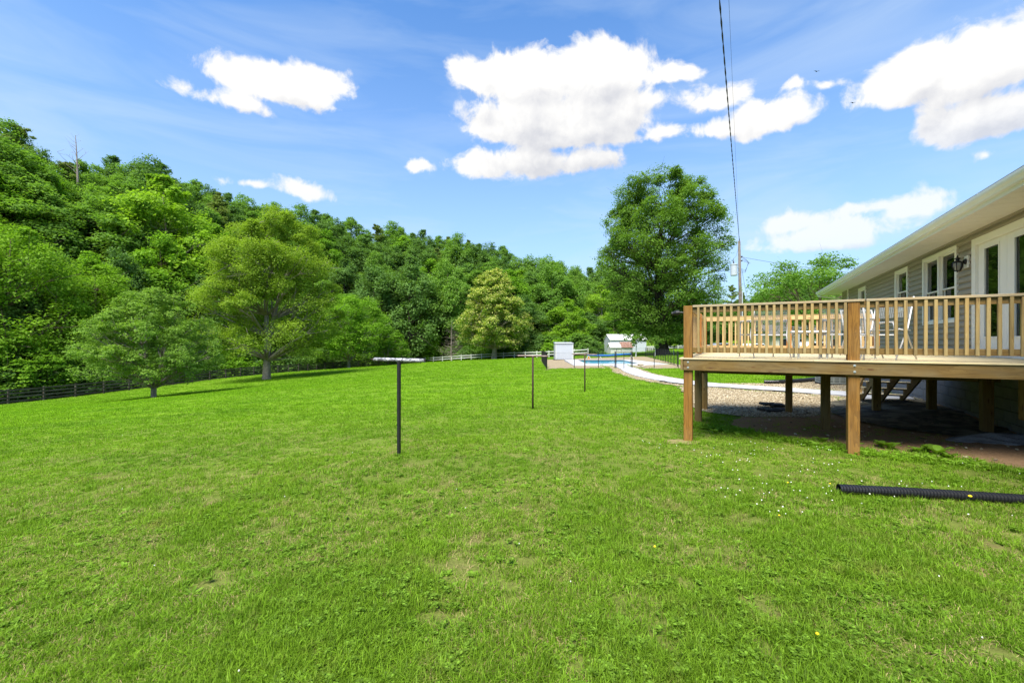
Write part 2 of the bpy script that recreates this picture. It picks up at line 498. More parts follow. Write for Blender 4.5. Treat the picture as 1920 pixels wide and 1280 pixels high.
def blade_mat(name, dark, light, dry=(.30, .23, .09), dryw=.6):
    def b(N):
        c, dr, _ = grass_base(N, dark, light, None)
        oi = N.n('ShaderNodeObjectInfo')
        at = N.n('ShaderNodeAttribute'); at.attribute_name = 'tint'
        k = N.m('MULTIPLY_ADD', at.outputs['Fac'], 1.1, .45)
        c = N.mix(1.0, c, _g(N, k), 'MULTIPLY')
        c = N.mix(N.m('MULTIPLY', N.m('MULTIPLY', dr, dryw), oi.outputs['Random']), c, dry)
        d = N.n('ShaderNodeBsdfDiffuse'); N.l(c, d.inputs[0])
        t = N.n('ShaderNodeBsdfTranslucent'); N.l(N.mix(1.0, c, (1.2, 1.3, .5), 'MULTIPLY'), t.inputs[0])
        m1 = N.n('ShaderNodeMixShader'); m1.inputs[0].default_value = .4
        N.l(d.outputs[0], m1.inputs[1]); N.l(t.outputs[0], m1.inputs[2])
        g = N.n('ShaderNodeBsdfGlossy'); g.inputs[1].default_value = .42
        m2 = N.n('ShaderNodeMixShader'); m2.inputs[0].default_value = .006
        N.l(m1.outputs[0], m2.inputs[1]); N.l(g.outputs[0], m2.inputs[2])
        return m2.outputs[0]
    return mat(name, b)


M['blade'] = blade_mat('grass_blade', (.105, .245, .010), (.225, .400, .016))
M['weed'] = blade_mat('broad_weed_leaf', (.11, .25, .025), (.21, .38, .04), dryw=.2)
M['strawblade'] = plain('dry_straw', (.36, .28, .13), .8, .1, .25, 20)
M['strawsoil'] = plain('straw_littered_soil', (.21, .18, .075), .95, .05, .35, 30, bstr=.6)
M['petal'] = plain('white_clover_head', (.75, .74, .66), .8, .1, .05, 20)
M['yellow'] = plain('dandelion_yellow', (.85, .62, .02), .6, .2, .05, 20)


def b_dirt(N):
    ge = N.n('ShaderNodeNewGeometry'); P = ge.outputs['Position']
    n = N.noise(P, 1.6, 6, .65); n2 = N.noise(P, 25, 5, .7)
    c = N.mix(n, (.24, .145, .080), (.36, .235, .135))
    c = N.mix(N.mapr(n2, .4, .7, 0, .6), c, (.13, .085, .05))
    return principled(N, c, .95, .05, bump=n2, bstr=.7, bdist=.03)
M['dirt'] = mat('red_brown_dirt', b_dirt)


def b_gravel(N):
    ge = N.n('ShaderNodeNewGeometry'); P = ge.outputs['Position']
    v = N.n('ShaderNodeTexVoronoi'); v.inputs['Scale'].default_value = 22; N.l(P, v.inputs['Vector'])
    c = N.mix(v.outputs['Distance'], (.40, .33, .215), (.20, .155, .10))
    c = N.mix(N.mapr(N.noise(P, 2, 4), .4, .7, 0, .4), c, (.30, .225, .15))
    return principled(N, c, .95, .05, bump=v.outputs['Distance'], bstr=.8, bdist=.02)
M['gravel'] = mat('tan_pea_gravel', b_gravel)


def b_pebble(N):
    oi = N.n('ShaderNodeObjectInfo')
    c = N.ramp(oi.outputs['Random'], [(0, (.12, .09, .055)), (.35, (.28, .225, .14)), (.7, (.38, .31, .20)), (1, (.50, .45, .34))])
    return principled(N, c, .85, .2)
M['pebble'] = mat('pebble', b_pebble)

M['l_bright'] = leaf_mat('bright_leaves', (.095, .225, .020), (.23, .40, .034))
M['l_lime'] = leaf_mat('lime_leaves', (.12, .25, .020), (.27, .43, .040))
M['l_mid'] = leaf_mat('mid_green_leaves', (.095, .200, .036), (.205, .350, .058))
M['l_dark'] = leaf_mat('dark_green_leaves', (.072, .155, .040), (.155, .270, .062), trans=.4)
M['l_pine'] = leaf_mat('pine_needles', (.115, .180, .048), (.23, .300, .080), trans=.4)
M['l_willow'] = leaf_mat('yellow_green_leaves', (.155, .250, .030), (.31, .430, .048))
M['l_grey'] = leaf_mat('soft_green_leaves', (.110, .215, .036), (.235, .370, .062))
M['l_oak'] = leaf_mat('oak_leaves', (.078, .165, .028), (.185, .310, .048))
M['l_bloom'] = leaf_mat('chestnut_leaves', (.090, .180, .018), (.19, .310, .030), attr_col=(.70, .68, .24))
M['bark'] = plain('brown_bark', (.15, .115, .085), .95, .05, .35, 4, bstr=.8, bdist=.03)
M['bark_grey'] = plain('grey_bark', (.26, .23, .19), .95, .05, .3, 4, bstr=.8, bdist=.03)
M['bark_dark'] = plain('dark_bark', (.06, .05, .042), .95, .05, .3, 4, bstr=.8, bdist=.03)
M['bark_dead'] = plain('dead_wood', (.26, .22, .19), .95, .05, .2, 4)

# ------------------------------------------------------------------ terrain height
CP = np.array([(0, -12, -1.6), (0, 0, -1.62), (0, 3, -1.64), (-5, 2, -1.85), (-1.75, 6.6, -1.757), (.57, 11.8, -1.873), (2.85, 16.7, -1.98),
    (-10, 10, -2.32), (-20, 20, -3.1), (-25.2, 30, -3.98), (-28.2, 49, -4.35), (-43.6, 36, -5.4), (-42.3, 41, -5.38), (-39.4, 57, -5.06),
    (-37, 67, -5.0), (-35.9, 76, -5.25), (-33.5, 87, -5.3), (-21, 103, -5.1), (-13, 97, -4.4), (-.9, 88, -3.45), (7.4, 80, -2.95),
    (15, 72, -2.3), (21.6, 61, -1.94), (5.3, 53, -2.3), (13, 45, -2.0), (2.4, 31, -2.0), (12, 31, -1.97), (23, 88, -2.3), (7.5, 23.4, -1.93),
    (7.5, 18.8, -1.86), (9.2, 16.1, -1.78), (10, 13.8, -1.70), (10, 12.2, -1.58), (5.0, 11.3, -1.81), (4.0, 9.3, -1.755), (2.93, 7.3, -1.71),
    (5.06, 6.24, -1.66), (7.1, 10.4, -1.72), (8.3, 9.6, -1.58), (9.4, 11, -1.52), (8.6, 8.9, -1.50), (6.3, 8.5, -1.74), (7, 4, -1.6), (4, 0, -1.56),
    (20, 20, -1.6), (30, 30, -1.5), (40, 60, -1.6), (60, 100, -1.8), (50, 125, -2.3), (-60, 0, -6), (-60, -30, -6), (40, -30, -1.2), (20, 0, -1.3), (80, 20, -1.2), (-20, -30, -2.6)], dtype=float)


def _tps(r2): return np.where(r2 > 1e-9, .5 * r2 * np.log(r2 + 1e-12), 0)
_n = len(CP); _A = np.zeros((_n + 3, _n + 3))
_d2 = ((CP[:, None, :2] - CP[None, :, :2]) ** 2).sum(-1)
_A[:_n, :_n] = _tps(_d2) + np.eye(_n) * 2.0
_A[:_n, _n] = 1; _A[:_n, _n + 1:] = CP[:, :2]; _A[_n, :_n] = 1; _A[_n + 1:, :_n] = CP[:, :2].T
_w = np.linalg.solve(_A, np.concatenate([CP[:, 2], [0, 0, 0]]))

FENCE_B = [(-57, -34), (-50, 3), (-46.5, 20), (-43.6, 36), (-41.7, 46), (-39.4, 57), (-37.4, 67), (-35.6, 77), (-33.5, 87), (-27, 95.5), (-21, 103)]
FENCE_W = [(-21, 103), (-13, 97), (-.9, 88), (7.4, 80), (14.9, 72)]
YARD = FENCE_B + FENCE_W[1:] + [(18, 100), (34, 106), (45, 128), (90, 140), (400, 150), (400, -200), (-57, -200)]
HILLR = ([-2, -.45, -.2, .05, .22, .4, 1.0, 3], [25, 29, 26, 13, 6, 3.5, 3, 3])


def pip(poly, x, y):
    x = np.asarray(x, float); y = np.asarray(y, float); r = np.zeros(x.shape, bool); j = len(poly) - 1
    for i in range(len(poly)):
        xi, yi = poly[i]; xj, yj = poly[j]
        if yi != yj:
            c = ((yi > y) != (yj > y)) & (x < (xj - xi) * (y - yi) / (yj - yi) + xi); r ^= c
        j = i
    return r


def dpoly(poly, x, y, closed=True):
    d = np.full(np.shape(x), 1e9)
    for i in range(len(poly) - (0 if closed else 1)):
        ax, ay = poly[i]; bx, by = poly[(i + 1) % len(poly)]
        L = (bx - ax) ** 2 + (by - ay) ** 2
        t = np.clip(((x - ax) * (bx - ax) + (y - ay) * (by - ay)) / L, 0, 1)
        d = np.minimum(d, np.hypot(x - ax - t * (bx - ax), y - ay - t * (by - ay)))
    return d


def tz(x, y):
    """ground height (z) at x, y"""
    x = np.asarray(x, float); y = np.asarray(y, float); sh = x.shape
    xf, yf = x.ravel(), y.ravel(); out = np.empty(len(xf))
    for a in range(0, len(xf), 50000):
        xs = np.clip(xf[a:a + 50000], -75, 95); ys = np.clip(yf[a:a + 50000], -45, 150)
        r2 = (xs[:, None] - CP[None, :, 0]) ** 2 + (ys[:, None] - CP[None, :, 1]) ** 2
        out[a:a + 50000] = _tps(r2) @ _w[:_n] + _w[_n] + _w[_n + 1] * xs + _w[_n + 2] * ys
    z = np.clip(out, -7, -1.0)
    outside = ~pip(YARD, xf, yf)
    d = np.where(outside, dpoly(YARD, xf, yf), 0)
    H = np.interp(xf / np.maximum(yf, 20), *HILLR)
    t = np.clip((d - 3) / 48, 0, 1)
    z = z + H * t * t * (3 - 2 * t)
    # a wooded hill far to the right
    z = z + 42 * np.exp(-(((xf - 262) / 70) ** 2 + ((yf - 385) / 60) ** 2))
    return (z + E).reshape(sh)


def tz1(x, y): return float(tz(np.array([x]), np.array([y]))[0])


def at_px(px, Y): return (px - 960) / 800 * Y


# ------------------------------------------------------------------ local frame of house and deck
TH = R(-27.72)
P0 = (2.93, 7.30)
e1 = (math.cos(TH), math.sin(TH)); e2 = (-math.sin(TH), math.cos(TH))
def UV(u, v): return (P0[0] + u * e1[0] + v * e2[0], P0[1] + u * e1[1] + v * e2[1])
def gz(u, v): return tz1(*UV(u, v))
DZ = E - .28            # deck surface

# ------------------------------------------------------------------ ground areas
WALK = [(8.9, 37), (8.5, 33), (8.2, 30), (7.7, 27), (7.45, 24), (7.45, 21.7), (7.65, 19.3), (8.15, 17.6), (8.9, 16.3), (9.55, 15.1), (9.95, 13.8), (10.1, 12.6), (9.9, 11.6), (9.5, 10.9)]


def catmull(pts, k=6):
    P = [Vector((*p, 0)) for p in pts]; P = [P[0] * 2 - P[1]] + P + [P[-1] * 2 - P[-2]]; out = []
    for i in range(1, len(P) - 2):
        for j in range(k):
            t = j / k
            q = .5 * ((2 * P[i]) + (P[i + 1] - P[i - 1]) * t + (2 * P[i - 1] - 5 * P[i] + 4 * P[i + 1] - P[i + 2]) * t * t + (3 * P[i] - P[i - 1] - 3 * P[i + 1] + P[i + 2]) * t ** 3)
            out.append((q.x, q.y))
    out.append((P[-2].x, P[-2].y)); return out


def ribbon(pts, wl, wr, jit=0, seed=0):
    r = random.Random(seed); L = []; Rr = []
    for i, p in enumerate(pts):
        a = pts[max(i - 1, 0)]; b = pts[min(i + 1, len(pts) - 1)]
        dx, dy = b[0] - a[0], b[1] - a[1]; n = math.hypot(dx, dy) or 1; nx, ny = -dy / n, dx / n
        l = (wl(i / len(pts)) if callable(wl) else wl) + r.uniform(-jit, jit); q = (wr(i / len(pts)) if callable(wr) else wr) + r.uniform(-jit, jit)
        L.append((p[0] + nx * l, p[1] + ny * l)); Rr.append((p[0] - nx * q, p[1] - ny * q))
    return L + Rr[::-1]


walk_c = catmull(WALK, 5)
walk_poly = ribbon(walk_c, .58, .58)
walk_bed = ribbon(walk_c, .95, lambda t: 1.35 - .5 * t, .10, 3)
POOLBED = [(2.3, 29.6), (3.4, 30.9), (6.2, 31.0), (7.0, 30.2), (9.8, 30.6), (12.6, 31.0), (13.6, 34), (17.6, 56), (3.6, 54.5), (2.6, 33)]
POOLDECK = [(5.1, 35.3), (8.2, 34.9), (9.6, 34.9), (13.9, 36.2), (13.0, 46.8), (5.7, 46.4)]
POOL = [(6.65, 38.2), (11.35, 38.2), (11.8, 45.4), (7.0, 45.4)]


def jag(poly, step, amp, seed):
    r = random.Random(seed); out = []
    for i in range(len(poly)):
        a = Vector((*poly[i], 0)); b = Vector((*poly[(i + 1) % len(poly)], 0)); n = max(1, int((b - a).length / step))
        for j in range(n):
            q = a.lerp(b, j / n); out.append((q.x + r.uniform(-amp, amp), q.y + r.uniform(-amp, amp)))
    return out


GRAVEL_NEAR = jag([UV(-.1, 4.1), UV(-.45, 5.6), UV(-.5, 7.5), (6.6, 16.9), (7.6, 18.0), (9.2, 18.3), (10.3, 17.8), (13.2, 18.4), UV(4.85, 14), UV(4.85, 6.2), UV(3.6, 5.4), UV(2.2, 3.7), UV(1.0, 3.4)], .35, .09, 5)
DIRT = jag([UV(.9, 3.6), UV(.75, 2.2), UV(1.2, 1.3), UV(1.9, .55), UV(2.6, .12), UV(3.3, .12), UV(4.0, -.35), UV(4.6, -1.2), UV(5.2, -2.6), UV(6, -3), UV(6, 6.5), UV(3.4, 6.0), UV(2.2, 4.0)], .3, .09, 6)
FABRIC = jag([UV(3.05, 6.1), UV(2.75, 4.4), UV(2.95, 3.2), UV(3.5, 2.3), UV(4.0, 1.9), UV(4.85, 1.4), UV(4.85, 6.8)], .3, .07, 8)
POSTPATCH = jag([(2.86 + .33 * math.cos(a * .6), 7.22 + .22 * math.sin(a * .6)) for a in range(10)], .1, .03, 2)


def sheet(name, poly, step, off, m, kind='structure', bump=0, hole=None, flat=None):
    """a patch of ground that follows the terrain, lying `off` above it"""
    xs = [p[0] for p in poly]; ys = [p[1] for p in poly]
    gx, gy = np.meshgrid(np.arange(min(xs) + step / 2, max(xs), step), np.arange(min(ys) + step / 2, max(ys), step))
    gx = gx.ravel() + rng.uniform(-.2, .2, gx.size) * step; gy = gy.ravel() + rng.uniform(-.2, .2, gy.size) * step
    k = pip(poly, gx, gy) & (dpoly(poly, gx, gy) > step * .35)
    if hole: k &= ~pip(hole, gx, gy) & (dpoly(hole, gx, gy) > step * .35)
    pts = [Vector(p) for p in poly]; nb = len(pts); edges = [(i, (i + 1) % nb) for i in range(nb)]
    if hole:
        pts += [Vector(p) for p in hole]; edges += [(nb + i, nb + (i + 1) % len(hole)) for i in range(len(hole))]
    pts += [Vector((a, b)) for a, b in zip(gx[k], gy[k])]
    vs, _, fs, *_ = delaunay_2d_cdt(pts, edges, [], 1, 1e-5)
    vx = np.array([v[0] for v in vs]); vy = np.array([v[1] for v in vs])
    F = np.array([f for f in fs if len(f) == 3])
    if hole:
        cx = vx[F].mean(1); cyy = vy[F].mean(1); F = F[~pip(hole, cx, cyy)]
    z = tz(vx, vy) + off
    if bump: z = z + bump * rng.uniform(0, 1, len(z))
    if flat is not None: z[:] = flat
    me = mesh_np(name, np.stack([vx, vy, z], 1), F, m, smooth=True)
    o = bpy.data.objects.new(name, me); put(o); return tag(o, kind=kind)


# the ground: one sheet out to the horizon, finer near the camera
def axis_pts(lo, hi, c0, c1, fine):
    a = [c0]; s = fine
    while a[-1] < c1: a.append(a[-1] + fine)
    while a[-1] < hi: s *= 1.09; a.append(a[-1] + s)
    s = fine; b = [c0]
    while b[-1] > lo: s *= 1.09; b.append(b[-1] - s)
    return np.array(sorted(b[1:]) + a)


xs = axis_pts(-1500, 1500, -16, 16, .4); ys = axis_pts(-700, 2200, 0, 40, .4)
GX, GY = np.meshgrid(xs, ys)
GZ = tz(GX, GY)
near_bump = np.exp(-np.hypot(GX, GY) / 60)
GZ = GZ + .012 * near_bump * np.sin(GX * 1.7 + 1.3 * np.sin(GY * .9)) * np.sin(GY * 1.3 + .8)
# hollow for the pool basin
inpool = pip([(p[0], p[1]) for p in POOLDECK], GX, GY) & (dpoly(POOLDECK, GX, GY) > .3)
GZ = GZ - np.where(inpool, .9, 0)
nx_, ny_ = len(xs), len(ys)
idx = np.arange(nx_ * ny_).reshape(ny_, nx_)
F = np.stack([idx[:-1, :-1], idx[:-1, 1:], idx[1:, 1:], idx[1:, :-1]], -1).reshape(-1, 4)
me = mesh_np('lawn', np.stack([GX.ravel(), GY.ravel(), GZ.ravel()], 1), F, M['lawn'], smooth=True)
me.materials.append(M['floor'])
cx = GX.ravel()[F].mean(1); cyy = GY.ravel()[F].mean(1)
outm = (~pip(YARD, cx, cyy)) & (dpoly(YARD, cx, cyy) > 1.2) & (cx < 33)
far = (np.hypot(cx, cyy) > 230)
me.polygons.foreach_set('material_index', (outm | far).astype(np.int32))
tag(put(bpy.data.objects.new('lawn', me)), kind='structure')

sheet('dirt_ground', DIRT, .3, .018, M['dirt'], bump=.012)
sheet('fabric_ground', FABRIC, .2, .035, M['cloth'], bump=.035)
sheet('gravel_path', GRAVEL_NEAR, .3, .028, M['gravel'], bump=.01)
sheet('gravel_path', walk_bed, .4, .022, M['gravel'], bump=.01)
sheet('gravel_path', jag(POOLBED, .5, .08, 4), .8, .02, M['gravel'], bump=.01, hole=[(p[0] * .985 + .14, p[1] * .99 + .4) for p in POOLDECK])
sheet('bare_soil', POSTPATCH, .12, .012, M['strawsoil'])
sheet('bare_soil', jag([(at_px(1780, 3.1) + .16 * math.cos(a * .7), 3.02 + .1 * math.sin(a * .7)) for a in range(9)], .08, .03, 9), .1, .012, M['dirt'])


def slab(name, poly, top, h, m, hole=None, step=1.0, rel=True, kind='structure'):
    """a solid slab with real edges"""
    n = len(poly); mb = MB()
    pts = [Vector(p) for p in poly]; edges = [(i, (i + 1) % n) for i in range(n)]
    if hole:
        pts += [Vector(p) for p in hole]; edges += [(n + i, n + (i + 1) % len(hole)) for i in range(len(hole))]
    vs, _, fs, *_ = delaunay_2d_cdt(pts, edges, [], 1, 1e-5)
    vx = np.array([v[0] for v in vs]); vy = np.array([v[1] for v in vs])
    F = [f for f in fs]
    if hole: F = [f for f in F if not pip(hole, np.array([vx[list(f)].mean()]), np.array([vy[list(f)].mean()]))[0]]
    else: F = [f for f in F if pip(poly, np.array([vx[list(f)].mean()]), np.array([vy[list(f)].mean()]))[0]]
    zz = (tz(vx, vy) + top) if rel else np.full(len(vx), top)
    mb.add([(a, b, c) for a, b, c in zip(vx, vy, zz)], F)
    for ring in ([poly] + ([hole] if hole else [])):
        k = len(ring); rz = [(tz1(*p) + top) if rel else top for p in ring]
        mb.add([(p[0], p[1], z) for p, z in zip(ring, rz)] + [(p[0], p[1], z - h) for p, z in zip(ring, rz)],
               [(i, (i + 1) % k, k + (i + 1) % k, k + i) for i in range(k)])
    return mb.obj(name, m, kind=kind)


slab('walkway', walk_poly, .075, .12, M['concrete'])
PZ = float(np.mean([tz1(*p) for p in POOLDECK])) + .06
slab('pool_deck', POOLDECK, PZ, .25, M['concrete'], hole=POOL, rel=False)
mb = MB()
mb.add([(p[0], p[1], PZ - .001) for p in POOL] + [(p[0], p[1], PZ - 1.3) for p in POOL], [(i, (i + 1) % 4, 4 + (i + 1) % 4, 4 + i) for i in range(4)] + [(4, 5, 6, 7)])
mb.obj('pool_basin', M['water'], kind='structure')
MB().add([(p[0], p[1], PZ - .09) for p in POOL], [(0, 1, 2, 3)]).obj('pool_water', M['water'], kind='structure')


# ------------------------------------------------------------------ foliage generators
def leaves_mesh(name, C, Nn, L, Wd, m, tint, extra=None):
    """one kite-shaped leaf per centre"""
    n = len(C)
    rv = rng.normal(size=(n, 3)); T = np.cross(Nn, rv); T /= np.linalg.norm(T, axis=1)[:, None] + 1e-9
    B = np.cross(Nn, T)
    L = np.broadcast_to(L, n)[:, None]; Wd = np.broadcast_to(Wd, n)[:, None]
    V = np.empty((n, 4, 3))
    V[:, 0] = C - T * L * .5; V[:, 1] = C + B * Wd * .5 - T * L * .08; V[:, 2] = C + T * L * .5; V[:, 3] = C - B * Wd * .5 - T * L * .08
    F = np.arange(n * 4).reshape(n, 4)
    at = {'tint': np.repeat(tint, 4)}
    for k, v in (extra or {}).items(): at[k] = np.repeat(v, 4)
    return mesh_np(name, V.reshape(-1, 3), F, m, attrs=at)


def tubes_mesh(name, lines, m, n=6):
    mb = MB()
    for pts, rad in lines: mb.tube(pts, rad, n, cap=False)
    return mb.mesh(name, m, smooth=True)


def bend(a, b, k=4, amt=.12, sag=0.):
    a = Vector(a); b = Vector(b); L = (b - a).length; out = []
    o = Vector((rnd.uniform(-1, 1), rnd.uniform(-1, 1), rnd.uniform(-.3, .6))) * L * amt
    for i in range(k + 1):
        t = i / k; out.append(a.lerp(b, t) + o * math.sin(math.pi * t) + Vector((0, 0, -sag * t * t * L)))
    return out


def make_tree(prof, H, Rc, base, trunk_r, n_leaf, leaf, nl=34, lobe=.30, spray=34, flat=.5, droop=0., lean=(0, 0), mleaf=None, mbark=None,
              bloom=False, multi=1, upn=.6, sprad=.30, shape='round', fill=.25, fork=.45, skew=0.0, seed=0, gap=.52):
    """prof: crown radius (share of Rc) at height share 0..1 of the crown; returns crown mesh, trunk mesh"""
    global rng
    rng = np.random.default_rng(int(H * 100) + nl + int(Rc * 10) + seed)
    top = H; cb = base
    ts = np.linspace(0, 1, len(prof))
    lob = []
    g = 0
    while len(lob) < nl and g < 6000:
        g += 1
        t = rng.uniform(.02, .97); r = np.interp(t, ts, prof) * Rc
        if rng.uniform() > (r / Rc + .12): continue
        a = g * 2.39996 + rng.uniform(-.5, .5); q = rng.uniform(fill, 1) ** .5 * max(r - lobe * Rc * .6, .05)
        z = cb + (top - cb) * t
        rl = lobe * Rc * rng.uniform(.6, 1.25) * (1 - .35 * t)
        z = min(z, top - rl * .6)
        c = np.array([q * math.cos(a) + lean[0] * z / H + skew * q, q * math.sin(a) + lean[1] * z / H, z])
        if any(np.linalg.norm((c - p) * (1, 1, 1.25)) < gap * (rl + rr) for p, rr in lob): continue
        lob.append((c, rl))
    C = []; NN = []; TI = []; BL = []
    per = max(3, int(n_leaf / (len(lob) * spray)))
    for c, rl in lob:
        lt = rng.uniform(0, .35)
        d = rng.normal(size=(spray, 3)); d[:, 2] += .35; d /= np.linalg.norm(d, axis=1)[:, None]
        sc = c + d * rl * rng.uniform(.7, 1.1, (spray, 1)) * (1, 1, .88)
        for k in range(spray):
            off = rng.normal(size=(per, 3)) * rl * sprad * (1, 1, flat)
            p = sc[k] + off; p[:, 2] -= droop * rl * rng.uniform(0, 1, per) ** 2 + droop * .5 * np.hypot(off[:, 0], off[:, 1])
            C.append(p)
            nn = d[k] * .5 + np.array([0, 0, upn + .35]) + rng.normal(size=(per, 3)) * .48
            NN.append(nn)
            st = rng.uniform(0, .3)
            TI.append(np.clip(lt + st + rng.uniform(0, .35, per), 0, 1))
            if bloom:
                bl = (rng.uniform(0, 1, per) < (.66 if d[k][2] > -.15 else .15)) * rng.uniform(.5, 1, per) * (rng.uniform() < .8)
                BL.append(bl)
    C = np.concatenate(C); NN = np.concatenate(NN); NN /= np.linalg.norm(NN, axis=1)[:, None] + 1e-9; TI = np.concatenate(TI)
    sz = leaf * rng.uniform(.65, 1.3, len(C))
    crown = leaves_mesh('crown', C, NN, sz, sz * .62, mleaf, TI, {'bloom': np.concatenate(BL)} if bloom else None)
    lines = []
    fk = cb + (top - cb) * fork
    stems = []
    for s in range(multi):
        a = 2 * math.pi * s / multi + rnd.random()
        sp = 0 if multi == 1 else Rc * .35
        tp = Vector((lean[0] * .8 + sp * math.cos(a), lean[1] * .8 + sp * math.sin(a), cb + (top - cb) * .82))
        pts = bend((0, 0, -.3), tp, 7, .03 if multi == 1 else .06)
        pts = [Vector((p.x * (1 if multi == 1 else min(1, (i / 7) ** .8)), p.y * (1 if multi == 1 else min(1, (i / 7) ** .8)), p.z)) for i, p in enumerate(pts)]
        r0 = trunk_r / math.sqrt(multi)
        rad = [r0 * (1.35 if i == 0 else 1.0) * (1 - .86 * i / 7) for i in range(8)]
        stems.append(pts); lines.append((pts, rad))
    for c, rl in lob:
        pts = min(stems, key=lambda s: (Vector(c) - s[4]).length)
        hz = max(min(c[2] - .45 * math.hypot(c[0], c[1]) - rl * .3, top * .8), cb * .8)
        k = min(range(1, 8), key=lambda i: abs(pts[i].z - hz))
        a = pts[k]; L = (Vector(c) - a).length
        r0 = max(.012, min(trunk_r * .42 * (1 - .5 * a.z / H), L * .022))
        if a.z > H * .55: r0 *= .45
        bp = bend(a, c, 4, .10, .03)
        lines.append((bp, [r0, r0 * .8, r0 * .6, r0 * .4, r0 * .2]))
        for q in range(3):
            e = Vector(c) + Vector(rng.normal(size=3) * rl * .7)
            lines.append((bend(bp[3], e, 2, .1), [r0 * .4, r0 * .25, r0 * .1]))
    trunk = tubes_mesh('trunk', lines, mbark, 6)
    return crown, trunk


def make_pine(H, Rc, base, n_leaf, leaf, seed, mleaf, ragged=.3, whorls=13):
    C = []; NN = []; TI = []; lines = []
    lines.append((bend((0, 0, -.3), (rnd.uniform(-.3, .3), rnd.uniform(-.3, .3), H), 6, .01), [H * .014 * (1 - .9 * i / 6) for i in range(7)]))
    br = []
    for w in range(whorls):
        t = (w + rnd.uniform(-.8, .8)) / whorls; t = min(max(t, 0), .98); z = base + (H - base) * t
        for k in range(rnd.randint(3, 5)):
            a = rnd.uniform(0, 2 * math.pi); L = Rc * ((1 - t) ** .62 * .95 + .05) * rnd.uniform(max(.25, 1 - ragged * 1.3), 1.12)
            if rnd.random() < ragged * .25: continue
            br.append((a, L, z, t))
    br += [(a_, .25 + .12 * a_, H - .5 - .3 * a_, .98) for a_ in range(5)]
    per = int(n_leaf / len(br))
    for a, L, z, t in br:
        rise = L * (.02 + .75 * t * t)
        tip = Vector((math.cos(a) * L, math.sin(a) * L, z + rise))
        pts = bend((0, 0, z), tip, 3, .05); lines.append((pts, [.05, .035, .02, .008]))
        ns = max(2, int(L * 1.8)); tl = rng.uniform(0, .4)
        for s in range(ns):
            f = .25 + .78 * (s + rng.uniform(0, .6)) / ns
            p0 = np.array(Vector((0, 0, z)).lerp(tip, min(f, 1))) + rng.normal(size=3) * (L * .13, L * .13, .08)
            m = max(4, per // ns)
            C.append(p0 + rng.normal(size=(m, 3)) * (.10 + .085 * L, .10 + .085 * L, .11))
            nn = rng.normal(size=(m, 3)) * .6 + (0, 0, .8); NN.append(nn)
            TI.append(np.clip(tl + rng.uniform(0, .5, m), 0, 1))
    C = np.concatenate(C); NN = np.concatenate(NN); NN /= np.linalg.norm(NN, axis=1)[:, None]; TI = np.concatenate(TI)
    sz = leaf * rng.uniform(.7, 1.3, len(C))
    return leaves_mesh('crown', C, NN, sz, sz * .3, mleaf, TI), tubes_mesh('trunk', lines, M['bark'], 5)


def make_bare(H, Rc, n1, r0, fine=True, mt=None, base=.2, up=.5):
    lines = []; stem = bend((0, 0, -.3), (rnd.uniform(-.3, .3), rnd.uniform(-.3, .3), H), 7, .03)
    lines.append((stem, [r0 * (1 - .9 * i / 7) for i in range(8)]))
    for k in range(n1):
        t = base + (1 - base) * (k + rnd.random()) / n1; z = H * t; a = rnd.uniform(0, 6.28); L = Rc * (1.15 - t) * rnd.uniform(.6, 1.1) + .2
        i = min(int(t * 7), 6); s = stem[i].lerp(stem[i + 1], t * 7 - i)
        e = s + Vector((math.cos(a) * L, math.sin(a) * L, L * up)); p = bend(s, e, 3, .12); r = r0 * .3 * (1.1 - t)
        lines.append((p, [r, r * .7, r * .4, r * .15]))
        for q in range(5 if fine else 2):
            s2 = p[rnd.randint(1, 2)].lerp(p[3], rnd.random()); d = Vector((rnd.uniform(-1, 1), rnd.uniform(-1, 1), rnd.uniform(-.3, .8))) * L * .45
            lines.append((bend(s2, s2 + d, 2, .15), [r * .4, r * .25, r * .08]))
    return tubes_mesh('branches', lines, mt or M['bark_dead'], 4)


def tree(name, meshes, x, y, s=1., sz=None, rz=0., label=None, cat='tree', group=None, z=None):
    o = empty(name, (x, y, (tz1(x, y) if z is None else z)), rz, label, cat, group)
    o.scale = (s, s, sz or s)
    for nm, me in meshes:
        c = bpy.data.objects.new(nm, me); put(c, o)
    return o


ROUND = [.35, .75, .95, 1.0, .97, .86, .66, .4, .08]
OVAL = [.3, .62, .85, .98, 1, .95, .82, .6, .3, .06]
CONE = [.7, 1.0, .98, .9, .78, .64, .48, .3, .12]
FLAT = [.55, .85, 1.0, .95, .7, .3]
TALL = [.5, .8, .95, 1, .95, .85, .7, .5, .28, .06]

# --- the single trees of the lawn ------------------------------------------------
cr, tr = make_tree([.7, .95, 1, .98, .9, .8, .6, .34, .1], 7.75, 4.35, 1.5, .17, 80000, .12, nl=120, lobe=.17, spray=30, flat=.45, mleaf=M['l_grey'], mbark=M['bark_grey'], multi=2, fork=.2, fill=.15, sprad=.22)
tree('small_lawn_tree', [('crown', cr), ('trunk', tr)], -25.2, 30, label='low spreading tree with a forked trunk on the lawn before the black fence')
cr, tr = make_tree([.75, .95, 1, .98, .9, .92, .8, .55, .15], 19.6, 8.1, 3.0, .50, 150000, .185, nl=160, lobe=.165, spray=36, flat=.5, droop=.35, lean=(1.4, 0), mleaf=M['l_willow'], mbark=M['bark_grey'], multi=2, fork=.3, fill=.1, sprad=.28)
tree('large_lawn_tree', [('crown', cr), ('trunk', tr)], -28.2, 49, label='tall airy yellow-green tree with a leaning grey trunk at the lawn edge')
